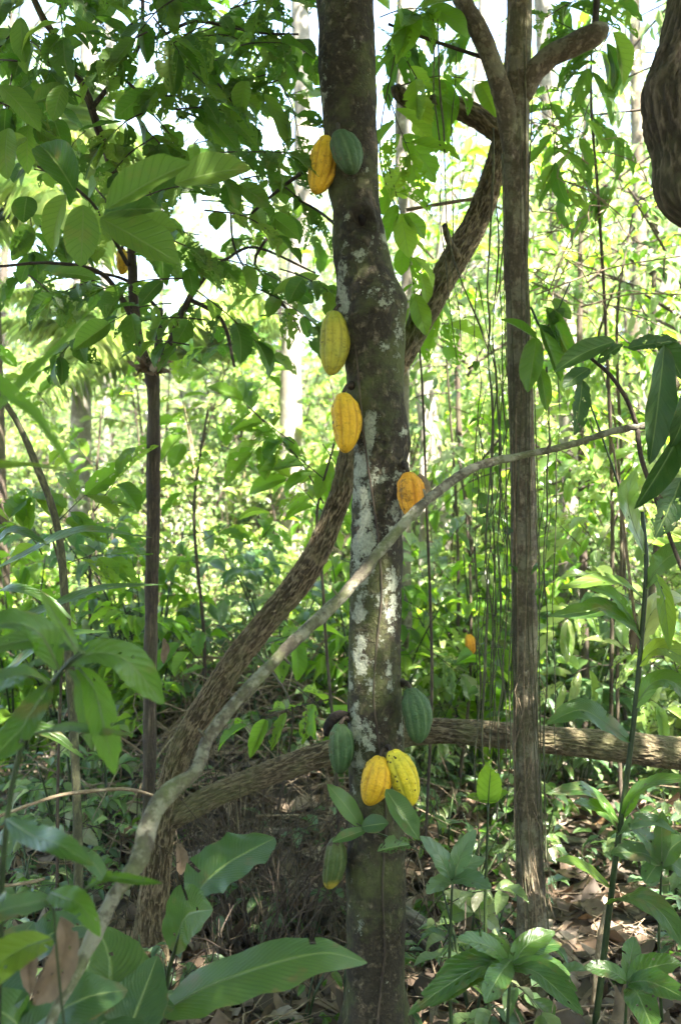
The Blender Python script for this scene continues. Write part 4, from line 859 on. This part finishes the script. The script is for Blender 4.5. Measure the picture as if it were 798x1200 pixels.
def rosette(name, label, px, py, Y, specs, mat='gloss', stem_to=None, kind='cacao', seed=0, w=3):
    z0 = float(ground_z(P(px, py, Y)[0], Y)); c = P(px, py, Y); r = thing(name, label, 'plant', (c[0], Y, z0))
    mb = MB(); tube(mb, [[c[0]+.01, Y+.01, z0-.03, .005], [c[0]-.008, Y, (z0+c[2])/2, .0045], list(c)+[.003]], 8, .03); part('stem', mb, M['cane'], r)
    for i, (dx, dy, dY, wd, mm) in enumerate(specs):
        h = math.hypot(dx, dy); rows = [(px, py+U(-4, 8), Y), (px+dx*.33, py+dy*.33-h*.10, Y+dY*.33), (px+dx*.7, py+dy*.7-h*.07, Y+dY*.7), (px+dx, py+dy, Y+dY)]
        big_leaf(r, rows, wd, mat, kind, up=(U(-.25,.25),-.6,.8), seed=seed+i, m=mm)
    return r
rosette('glossy_leaf_plant', 'low plant with large glossy leaves fanned out at the foot of the vine wrapped tree', 598, 1128, 2.35, [(-62,-28,-.1,30,.4),(-88,18,-.1,30,.3),(-95,52,-.15,26,.5),(70,14,.1,28,.8),(78,34,-.1,26,.4),(60,-22,.1,26,.9),(52,-36,.05,26,.95),(85,62,-.2,28,.3),(-120,62,-.2,28,.2),(-30,48,-.2,30,.3),(-35,-34,.1,22,.5)], seed=120)
rosette('glossy_leaf_plant', 'plant with pale glinting upturned leaves in the bottom right corner', 735, 1150, 2.3, [(32,62,-.15,36,.9),(62,-22,0,30,.3),(-52,-16,0,22,.4),(8,-52,.1,22,.5),(70,22,-.1,34,.2)], 'gloss', seed=140)
rosette('seedling', 'single upright ovate leaf seedling right of the spotted pod', 572, 940, 2.75, [(4,-50,-.08,30,.6),(-26,-6,0,14,.5),(24,-12,0,14,.4)], 'fresh', seed=150, kind='ovate')
rosette('glossy_leaf_plant', 'bluish leaved seedling between the cacao trunk and the vine wrapped tree', 530, 1030, 2.6, [(-38,-50,0,22,.3),(28,-58,0,22,.5),(45,12,-.1,28,.2),(-30,18,-.1,22,.5),(38,-24,.05,20,.5)], 'teal', seed=160)
rosette('seedling', 'leafy seedling standing at the right edge below the level limb', 775, 1010, 2.8, [(-60,-10,0,26,.4),(-40,-45,0,24,.6),(30,-30,0,24,.5),(-20,25,0,24,.3),(35,20,0,26,.5),(0,-60,0,22,.5)], 'broad', seed=180)
rosette('seedling', 'yellow green seedling on the litter behind the bluish leaved one', 555, 1070, 3.2, [(-40,10,0,22,1.),(-35,-25,0,20,.95),(35,-10,0,22,.9),(20,-35,0,20,.8),(30,20,0,20,.9)], 'bright', seed=190)

# mid-ground leafy sapling left of the trunk
def sprigs(name, label, spec, mat, stems, smat='slim', L=.16, key='cacao_hi', droop=.25, wr=.36, cat='sapling', Yb=3.6):
    bx = P(stems[0][0][0], 1000, stems[0][0][3])[0]; r = thing(name, label, cat, (bx, stems[0][0][3], float(ground_z(bx, stems[0][0][3]))))
    for s in stems:
        s = [(a+U(-7, 7), b, c*.62, d) for a, b, c, d in s]
        mb = MB(); tube(mb, path(s), 10, .03, wood(.001, 50)); part('stem', mb, M[smat], r)
    tb = MB(); lv = Leaves()
    for (x0,y0,x1,y1,Y,n) in spec: twig(tb, lv, P(x0,y0,Y), P(x1,y1,Y+U(-.1,.1)), n, L*U(.9,1.1), key, wr, .05, droop, .0022, upv=(U(-.2,.2),-.55,.8))
    part2('foliage', lv.mb(), M[mat], tb, M['twig'], r)
    return r
sprigs('leafy_sapling', 'fresh green sapling with long leaves between the slim tree and the cacao trunk', [(345,520,285,470,3.6,8),(378,560,330,520,3.6,7),(378,520,400,560,3.7,5),(370,620,400,590,3.7,5),(378,600,340,560,3.6,5),(320,510,295,530,3.6,4)],
       'fresh', [[(395,1010,3.5,3.75),(392,880,3.5,3.7),(385,760,3,3.7),(376,680,3,3.65),(372,600,2.6,3.65),(385,520,2,3.6)], [(374,590,1.8,3.65),(360,550,1.6,3.62),(335,515,1.4,3.6),(290,475,1,3.6)]])
sprigs('leafy_sapling', 'sapling whose long leaf spray lies just above the low limb left of the trunk', [(385,820,290,850,3.7,6),(340,800,400,860,3.8,5),(300,760,360,740,4.2,5),(250,790,200,740,4.2,6)], 'fresh', [[(330,960,3,3.9),(335,880,2.4,3.9),(345,820,2,3.8),(300,760,1.5,4.2)]], L=.18)
sprigs('leafy_sapling', 'sapling with long narrow hanging leaves right of the fork of the vine wrapped tree', [(655,150,660,60,3.9,8),(690,120,660,220,3.8,9),(660,100,720,160,3.9,8),(700,60,640,20,3.4,7),(640,20,700,0,3.3,7),(725,20,690,80,3.5,7),(730,200,690,240,4,7),(640,100,650,190,3.6,6),(560,20,520,60,3.6,6),(500,0,470,60,3.4,6)], 'cacao',
       [[(720,900,4,4.6),(712,600,4,4.5),(705,400,3.5,4.3),(700,250,3,4.0),(690,100,2.5,3.9),(700,-50,2,3.8)]], L=.19, wr=.3, droop=.5)
sprigs('leafy_sapling', 'rounder leaved sapling close against the right side of the upper cacao trunk', [(450,180,470,250,3.1,5),(455,110,480,180,3.0,6),(470,60,500,120,3.1,5),(445,230,480,300,3.2,5),(500,310,480,360,3.3,4),(445,20,500,10,3.0,6),(470,100,560,95,3.2,6),(480,300,520,380,3.4,5),(450,60,480,20,3.0,5)], 'fresh',
       [[(500,1000,3,3.6),(505,800,3,3.6),(500,600,2.6,3.5),(490,420,2,3.4),(470,280,2,3.3),(450,180,1.5,3.2),(465,40,1.2,3.1)]], L=.15, wr=.5, droop=.55)
sprigs('leafy_sapling', 'lime green many leaved sapling in sun right of the vine wrapped tree', [(700,640,650,580,4.4,9),(720,600,690,540,4.4,9),(700,560,640,520,4.5,8),(740,640,790,600,4.4,9),(740,700,780,740,4.3,8),(700,700,650,740,4.3,8),(720,520,760,460,4.5,8),(690,520,660,460,4.6,8),(760,560,798,520,4.6,7),(700,780,660,800,4.2,7),(760,640,798,600,4,8),(770,720,700,680,4,8),(790,800,730,760,3.9,8),(680,640,640,600,4.1,7),(720,800,780,830,3.9,7),(790,560,740,520,4.2,8)], 'bright',
       [[(722,960,4,4.5),(720,800,3.5,4.5),(725,640,3,4.4),(715,500,2,4.5),(700,420,1.6,4.5)]], L=.17, wr=.3)
sprigs('leafy_sapling', 'bright sapling with broad leaves low between the trunks', [(520,640,560,600,4.6,8),(540,700,500,650,4.6,8),(560,740,600,700,4.7,7),(500,760,540,790,4.5,8),(560,560,520,520,4.9,8),(500,690,480,640,4.4,6),(590,640,560,680,4.8,6)], 'bush',
       [[(540,930,4,4.7),(545,800,3,4.7),(545,650,2.5,4.7),(540,540,2,4.8)]], L=.15, wr=.36)
sprigs('leafy_sapling', 'sapling with clear green leaves above the glossy arching leaves at left', [(60,620,100,580,3.2,6),(50,650,10,610,3.2,6),(110,600,140,560,3.3,5),(80,660,130,650,3.2,6),(30,690,60,720,3.1,6)], 'fresh', [[(70,1080,3.5,3.3),(72,900,3,3.3),(70,700,2.4,3.2),(65,620,2,3.2)]], L=.16, wr=.42)

sprigs('leafy_sapling', 'loose pale green sapling in the bright gap left of the leaning tree', [(230,600,190,540,4.4,8),(240,560,290,500,4.5,8),(230,640,280,610,4.3,7),(225,520,210,450,4.6,8),(250,480,310,440,4.6,8),(235,660,190,640,4.3,7),(120,560,70,510,4.8,8),(110,500,150,440,4.9,8),(60,480,20,430,4.8,8),(120,640,150,600,4.6,7),(320,420,280,370,4.4,7),(300,640,340,600,4.8,7),(250,440,200,400,4.6,7)],
       'fresh', [[(232,930,4,4.7),(235,760,3.5,4.6),(230,600,3,4.5),(240,480,2,4.6)], [(115,930,4,5),(112,700,3,4.9),(115,480,2,4.9)]], L=.15, wr=.4)
sprigs('leafy_sapling', 'sunlit sapling with scattered leaves filling the gap below the crooked bend', [(720,280,680,220,5,8),(740,330,798,300,5,8),(700,350,650,320,5,8),(730,400,690,440,4.9,8),(750,230,798,200,5,8),(670,400,640,460,5,7),(760,430,798,470,4.8,7),(530,400,560,340,5,7),(520,450,490,400,5,7),(550,480,590,440,5,7)],
       'bright', [[(735,930,4,5.1),(730,600,3.5,5.1),(725,380,3,5),(735,250,2,5)], [(530,930,4,5.1),(535,650,3,5.1),(530,420,2,5)]], L=.16, wr=.38)
# ---------------------------------------------------------------- logs
def log(rows, label, mat='log', w=None):
    mb = MB(); p = path(rows); rd = ridge_disp(.005, 60, 12); tube(mb, p, 40, .02, rd, rd.msk); single('fallen_log', mb, M[mat], label, 'log', p[0][:3])
log([(440,1060,17,3.5),(470,1078,18,3.45),(500,1100,18,3.4),(524,1122,17,3.35)], 'short stout grey log lying behind the foot of the cacao trunk')
log([(540,885,9,5.6),(600,898,12,5.4),(660,905,13,5.2),(700,912,11,5.2)], 'pale weathered log on the open litter right of the wrapped tree')
log([(660,985,5,4.2),(720,990,6,4.1),(798,985,5,4.1)], 'thin fallen pole lying on the litter near the right edge')
log([(215,1010,7,3.7),(270,990,7,3.8),(340,975,6,3.9)], 'thin half buried pole behind the foot of the leaning tree')

# ---------------------------------------------------------------- litter and brush (stuff)
lv = Leaves()
for k in range(9000):
    y = 2.0+10*random.random()**1.5; x = U(-.46, .46)*y*1.1+U(-.2, .2); z = float(ground_z(x, y))+U(.0, .03)
    a = U(0, 6.3); l = U(.05, .2)
    lv.add((x, y, z), (math.cos(a), math.sin(a), U(-.15, .35)), (U(-.5,.5), U(-.5,.5), random.choice([1, 1, -1])), l, l*U(.35, .55), 'cacao_lo' if y > 5 else 'cacao_mid')
single('leaf_litter', lv.mb(), M['dead'], 'brown and grey dead leaves covering the forest floor', 'leaf litter', kind='stuff')
mb = MB()
for k in range(1500):
    y = 2.3+6*random.random()**1.3; x = U(-.45, .45)*y; z = float(ground_z(x, y))+U(.005, .05); a = U(0, 6.3); l = U(.1, .5)
    d = np.array([math.cos(a), math.sin(a), U(-.1, .3)]); q = np.array([x, y, z]); rr = U(.001, .004)
    tube(mb, [list(q)+[rr], list(q+d*l*.5+rng.normal(0, .03, 3))+[rr*.8], list(q+d*l)+[rr*.4]], 5, .15)
single('twig_litter', mb, M['dry'], 'thin fallen twigs strewn over the dead leaves', 'twigs', kind='stuff')
mb = MB()
for k in range(750):
    x = -.5+rng.normal(0, .42); y = 4.75+rng.normal(0, .5); z = float(ground_z(x, y))+abs(rng.normal(0, .12)); a = U(0, 6.3); l = U(.2, .7)
    d = np.array([math.cos(a), math.sin(a), U(-.5, .7)]); q = np.array([x, y, z]); rr = U(.0015, .005)
    tube(mb, [list(q)+[rr], list(q+d*l*.5+rng.normal(0, .06, 3))+[rr*.9], list(q+d*l+np.array([0, 0, -l*.3]))+[rr*.4]], 5, .07)
single('dead_brush', mb, M['dry'], 'heap of tangled dead stems behind the low limb left of the trunk', 'brush', kind='stuff')
mb = MB()
for k in range(420):
    x = -.25+rng.normal(0, .28); y = 3.55+rng.normal(0, .3); z = float(ground_z(x, y)); l = U(.15, .55); rr = U(.001, .003)
    q = np.array([x, y, z]); d = np.array([rng.normal(0, .35), rng.normal(0, .35), 1])
    tube(mb, [list(q)+[rr], list(q+d*l*.6)+[rr*.9], list(q+d*l+rng.normal(0, .12, 3))+[rr*.4]], 5, .07)
single('dead_stalks', mb, M['slim'], 'thicket of dark dead stalks between the leaning tree foot and the cacao trunk', 'dead stalks', kind='stuff')

# ---------------------------------------------------------------- undergrowth prototypes
def plant_proto(name, label, H, nst, ntw, nl, L, key, mat, spread, group, cat='plant', wr=.42, droop=.45, rs=.006, tl=.25, smat='cane'):
    r = thing(name, label, cat, (0, 0, 0), group); sb = MB(); tb = MB(); lv = Leaves()
    for s in range(nst):
        az = U(0, 6.3); h = H*U(.6, 1.1); e = np.array([math.cos(az)*spread*U(.2, 1), math.sin(az)*spread*U(.2, 1), h])
        m_ = e*.5+np.array([0, 0, h*.12]); p = tube(sb, [[U(-.02,.02), U(-.02,.02), -.05, rs], list(m_)+[rs*.8], list(e)+[rs*.4]], 6, .08)
        for j in range(ntw):
            f = U(.2, 1); q = p[int(f*(len(p)-1))]; a2 = U(0, 6.3); l = tl*U(.6, 1.2)*(1.2-.4*f)
            twig(tb, lv, q, q+np.array([math.cos(a2)*l, math.sin(a2)*l, U(-.1, .7)*l]), nl, L, key, wr, .05, droop, rs*.35, tseg=4)
    part('stem', sb, M[smat], r); part2('foliage', lv.mb(), M[mat], tb, M['twig'], r); return r
def scatter(protos_, spots, lab=None):
    used = set()
    for (x, y, rz, sc, k) in spots:
        z = float(ground_z(x, y)); o = protos_[k]
        if k not in used:
            used.add(k); o.location = (x, y, z); o.rotation_euler = (0, 0, rz); o.scale = (sc,)*3
        else: dup(o, (x, y, z), rz, sc)
def spotlist(n, y0, y1, nk, s0, s1, xf=.42, ok=None, p=1.0):
    L = []
    while len(L) < n:
        y = y0+(y1-y0)*random.random()**p; x = U(-xf, xf)*y
        if ok and not ok(x, y): continue
        L.append((x, y, U(0, 6.3), U(s0, s1), random.randrange(nk)))
    return L
def okn(x, y):
    px = 399+x*F/y
    if abs(px-440) < 42 and y < 2.75: return False
    if y < 4.2 and random.random() < .45: return False
    if 200 < px < 410 and y < 5.4: return random.random() < (.55 if y < 3.7 else .9)
    return True
hg = 'low herbs on the forest floor'
herbs = [plant_proto('forest_herb', 'small dark green herb growing from the leaf litter', .30, 2, 2, 5, .09, 'cacao_mid', 'broad', .12, hg),
         plant_proto('forest_herb', 'small fresh green herb growing from the leaf litter', .36, 3, 2, 5, .08, 'ovate_mid', 'gloss', .15, hg),
         plant_proto('forest_herb', 'small bluish herb with glossy leaves in the leaf litter', .26, 2, 3, 4, .11, 'cacao_mid', 'teal', .12, hg),
         plant_proto('forest_herb', 'narrow leaved low herb in the leaf litter', .42, 3, 2, 6, .10, 'lance_mid', 'bush', .18, hg)]
scatter(herbs, spotlist(260, 2.7, 7, 4, .4, 1.05, .44, okn))
sg = 'knee high shrubs behind the trunks'
shr = [plant_proto('shrub', 'knee high green shrub with loose leafy twigs behind the trunks', .8, 5, 6, 6, .10, 'cacao_mid', 'bush', .35, sg, 'shrub'),
       plant_proto('shrub', 'bright yellow green shrub in sunlight behind the trunks', 1.0, 5, 6, 6, .12, 'cacao_mid', 'bright', .4, sg, 'shrub'),
       plant_proto('shrub', 'small leaved dense shrub behind the trunks', .7, 7, 9, 7, .06, 'ovate_lo', 'bush', .4, sg, 'shrub'),
       plant_proto('shrub', 'shrub with glinting bluish leaves behind the trunks', .9, 5, 6, 6, .11, 'cacao_mid', 'teal', .4, sg, 'shrub'),
       plant_proto('shrub', 'fresh green shrub with narrow leaves behind the trunks', 1.1, 5, 6, 7, .13, 'lance_mid', 'fresh', .45, sg, 'shrub')]
def oks(x, y):
    px = 399+x*F/y
    if y < 6 and 520 < px < 798: return random.random() < .25
    if y < 5.8 and 240 < px < 420: return random.random() < .3
    return True
scatter(shr, spotlist(150, 4.6, 11, 5, .7, 1.3, .42, oks))
bg = 'bushes on the rising ground'
bus = [plant_proto('bush', 'tall loose bush with sunlit leaves on the rising ground, unseen copies added round the camera as shade', 2.2, 7, 12, 7, .11, 'cacao_lo', 'bush', .8, bg, 'bush', rs=.012, tl=.5, smat='slim'),
       plant_proto('bush', 'tall lime green bush in full sun on the rising ground, unseen copies added round the camera as shade', 2.6, 7, 12, 7, .13, 'cacao_lo', 'bright', .9, bg, 'bush', rs=.012, tl=.55, smat='slim'),
       plant_proto('bush', 'fine leaved tangled bush on the rising ground, unseen copies added round the camera as shade', 1.9, 9, 22, 9, .06, 'ovate_lo', 'bush', .9, bg, 'bush', rs=.010, tl=.45, smat='dry')]
bus.append(plant_proto('bush', 'sun bleached dry bush on the rising ground', 1.3, 7, 9, 7, .09, 'ovate_lo', 'dead', .8, bg, 'bush', rs=.008, tl=.4, smat='dry'))
scatter(bus, spotlist(60, 6.2, 9, 4, .5, .75, .42, lambda x, y: abs(399+x*F/y-345) > 60)+spotlist(105, 8, 18, 4, .6, 1.2, .42)+spotlist(45, 13, 30, 3, .8, 1.4, .45, lambda x, y: x < -.06*y)+spotlist(55, 18, 36, 3, 1.0, 1.7, .45)+[(x, y, U(0,6), 1.2, random.randrange(3)) for x, y in [(-3,-2),(3,-2.5),(-1,-4),(1.6,-5),(-4.5,1),(4.5,1.5),(-3.6,-4),(4.6,-4),(0,-3.2)]])  # last list: unseen bushes added round the camera to cut light from behind it
# trees
tg = 'trees of the forest behind'
def tree_proto(label, H, cr, ncl, L, key, mat, rt, tmat):
    r = thing('forest_tree', label, 'tree', (0, 0, 0), tg); tb = MB(); lv = Leaves(); sb = MB()
    tube(sb, [[0, 0, -.3, rt*1.3], [.1, 0, H*.3, rt], [-.1, .1, H*.65, rt*.7], [0, 0, H*.95, rt*.3]], 16, .2, wood(.02, 5))
    for k in range(8):
        az = k*.8+U(-.3, .3); z = H*U(.4, .8); e = [math.cos(az)*cr*.8, math.sin(az)*cr*.8, z+cr*.5]
        tube(sb, [[0, 0, z, rt*.45], [e[0]*.5, e[1]*.5, z+cr*.3, rt*.3], e+[rt*.08]], 8, .2)
    crown(tb, lv, (0, 0, H*.72), (cr, cr, H*.33), ncl, 5, 7, L, key, tl=.8, rtw=.008, clump=.28)
    part('trunk', sb, M[tmat], r); part2('crown', lv.mb(), M[mat], tb, M['twig'], r); return r
trs = [tree_proto('leafy forest tree with bright open crown far behind the trunks, unseen copies added for shade', 8, 2.4, 45, .17, 'cacao_lo', 'bright', .07, 'pale'),
       tree_proto('taller forest tree with green ragged crown far behind the trunks, unseen copies added for shade', 11, 2.8, 55, .18, 'cacao_lo', 'bush', .09, 'slim'),
       tree_proto('small forest tree with fine leaves far behind the trunks, unseen copies added for shade', 6, 2.0, 55, .12, 'ovate_lo', 'bush', .09, 'slim')]
def okt(x, y):
    px = 399+x*F/y
    if px < 330: return random.random() < .4
    return True
around = [(x, y, U(0, 6.3), U(.8, 1.05), random.randrange(3)) for x, y in [(-5,-1),(4.8,-.6),(-2.6,-2.6),(2.4,-3.4),(0,-5.5),(-5.5,-5.5),(5.8,-5),(-5.5,3.6),(5.6,3.8),(-7,8),(7.4,8.5),(-1,-9),(3.8,-8.5),  # unseen trees beside, behind and over the camera, added to shade the foreground
    (.7,-1.1),(-1.7,1.1),(2.3,1.3),(-3.2,.6),(3.4,-1.8),(-4,-4),(1.2,-3),(-9,-2),(9,-3),(6.5,1),(-7.5,-8),(7,-9),(3.1,4.4),(-1.3,-.5),(-2.6,2.4),(1.9,.1),(-.4,-1.8),(1.5,-1.15),(.2,-.7),(-2.7,-.6),(-3.6,1.3)]]
scatter(trs, spotlist(3, 12, 17, 3, .6, .8, .45, okt)+spotlist(22, 19, 36, 3, .8, 1.2, .46, okt)+around)
ug = 'slender understorey trees behind the trunks'
def under(label, H, cr, ncl, L, key, mat):
    r = thing('understorey_tree', label, 'tree', (0, 0, 0), ug); tb = MB(); lv = Leaves(); sb = MB()
    tube(sb, [[0, 0, -.2, .03], [.06, .03, H*.3, .025], [-.05, .05, H*.6, .02], [0, 0, H*.92, .01]], 10, .15, wood(.006, 12))
    for k in range(7):
        az = k*.9+U(-.3, .3); z = H*U(.35, .8); e = [math.cos(az)*cr*.8, math.sin(az)*cr*.8, z+cr*.4]
        tube(sb, [[0, 0, z, .012], [e[0]*.5, e[1]*.5, z+cr*.25, .009], e+[.004]], 6, .15)
    crown(tb, lv, (0, 0, H*.64), (cr, cr, H*.36), ncl, 5, 7, L, key, tl=.45, rtw=.005, clump=.3, wr=.36)
    part('trunk', sb, M['slim'], r); part2('crown', lv.mb(), M[mat], tb, M['twig'], r); return r
uts = [under('slender understorey tree with hanging sunlit lime leaves behind the trunks', 4.6, 1.0, 22, .15, 'cacao_mid', 'bright'),
       under('slender understorey tree with fresh green leaves behind the trunks', 4.2, 1.1, 22, .14, 'lance_mid', 'fresh'),
       under('slender understorey tree with mixed green leaves behind the trunks', 5.2, 1.2, 24, .12, 'cacao_mid', 'bush')]
scatter(uts, [((px-399)*Y/F, Y, U(0, 6), sc_, k) for px, Y, sc_, k in [(548,6.4,.9,1),(688,6.0,.9,2),(775,6.6,1,0),(640,9,1.0,0),(820,5.4,1,1),(285,9.6,.7,1),(725,12,1.1,0),(540,12,1.1,0)]])
# far wood, one mass
lv = Leaves()
for k in range(16000):
    y = U(38, 60); x = U(-.55, .55)*y; top = 10+5*float(vnoise(np.array([x*.12, y*.1, 0.])))
    z = U(0, 1)**.8*(top)+2; l = U(.35, .7)
    if x < -1 and z > 6.5+3*float(vnoise(np.array([x*.3, 0., 0.]))) and random.random() < .8: continue
    lv.add((x, y, z), rng.normal(0, 1, 3), rng.normal(0, 1, 3), l, l*.6, 'ovate_lo')
single('distant_wood', lv.mb(), M['bright'], 'distant mass of bright leaves closing the view', 'woods', kind='stuff')

# ---------------------------------------------------------------- haze
hm = bpy.data.materials.new('veil'); hm.use_nodes = True; hn = hm.node_tree; hn.nodes.clear()  # added volume, pales the far leaves like overexposure and lens veil
ho = hn.nodes.new('ShaderNodeOutputMaterial'); hv = hn.nodes.new('ShaderNodeVolumePrincipled'); hv.inputs['Color'].default_value = (.95, .97, .92, 1); hv.inputs['Density'].default_value = .0018; hv.inputs['Anisotropy'].default_value = .3
hn.links.new(hv.outputs[0], ho.inputs['Volume'])
mb = MB(); x0, x1, y0, y1, z0, z1 = -145, 145, -65, 225, -3, 30
mb.add([(x0,y0,z0),(x1,y0,z0),(x1,y1,z0),(x0,y1,z0),(x0,y0,z1),(x1,y0,z1),(x1,y1,z1),(x0,y1,z1)], [(0,3,2,1),(4,5,6,7),(0,1,5,4),(1,2,6,5),(2,3,7,6),(3,0,4,7)])
single('veil', mb, hm, 'added thin haze hanging in the forest air', 'veil', kind='stuff')
# ---------------------------------------------------------------- light, sky, camera
SUN_EL, SUN_AZ = 57.0, 142.0      # azimuth from +Y clockwise seen from above: behind the camera, to the right
w = bpy.data.worlds.new('World'); bpy.context.scene.world = w; w.use_nodes = True; nt = w.node_tree; nt.nodes.clear()
sk = nt.nodes.new('ShaderNodeTexSky'); sk.sky_type = 'NISHITA'; sk.sun_disc = False; sk.sun_elevation = R(SUN_EL); sk.sun_rotation = R(SUN_AZ)
bgn = nt.nodes.new('ShaderNodeBackground'); bgn.inputs[1].default_value = .075; o = nt.nodes.new('ShaderNodeOutputWorld')
nt.links.new(sk.outputs[0], bgn.inputs[0]); nt.links.new(bgn.outputs[0], o.inputs[0])
s = bpy.data.lights.new('sun', 'SUN'); s.energy = 5; s.angle = R(.53); s.color = (1, .95, .86); so = bpy.data.objects.new('sun', s); C.objects.link(so)
az, el = R(SUN_AZ), R(SUN_EL); d = Vector((math.sin(az)*math.cos(el), math.cos(az)*math.cos(el), math.sin(el)))
so.rotation_euler = d.to_track_quat('Z', 'Y').to_euler(); so.location = d*20
cam = bpy.data.cameras.new('camera'); co = bpy.data.objects.new('camera', cam); C.objects.link(co); co.location = (0, 0, CAMZ); co.rotation_euler = (R(90), 0, 0)
cam.sensor_fit = 'VERTICAL'; cam.sensor_height = 36; cam.sensor_width = 24; cam.lens = 35; cam.clip_start = .05; cam.clip_end = 500
cam.dof.use_dof = True; cam.dof.focus_distance = 2.62; cam.dof.aperture_fstop = 3.6
sc = bpy.context.scene; sc.camera = co
sc.view_settings.view_transform = 'Standard'; sc.view_settings.look = 'None'; sc.view_settings.gamma = 1; sc.view_settings.exposure = 3.9
sc.render.engine = 'CYCLES'; cy = sc.cycles; cy.max_bounces = 8; cy.diffuse_bounces = 5; cy.glossy_bounces = 2; cy.transmission_bounces = 5; cy.transparent_max_bounces = 4
cy.sample_clamp_indirect = 6; cy.use_denoising = True; cy.caustics_reflective = False; cy.caustics_refractive = False
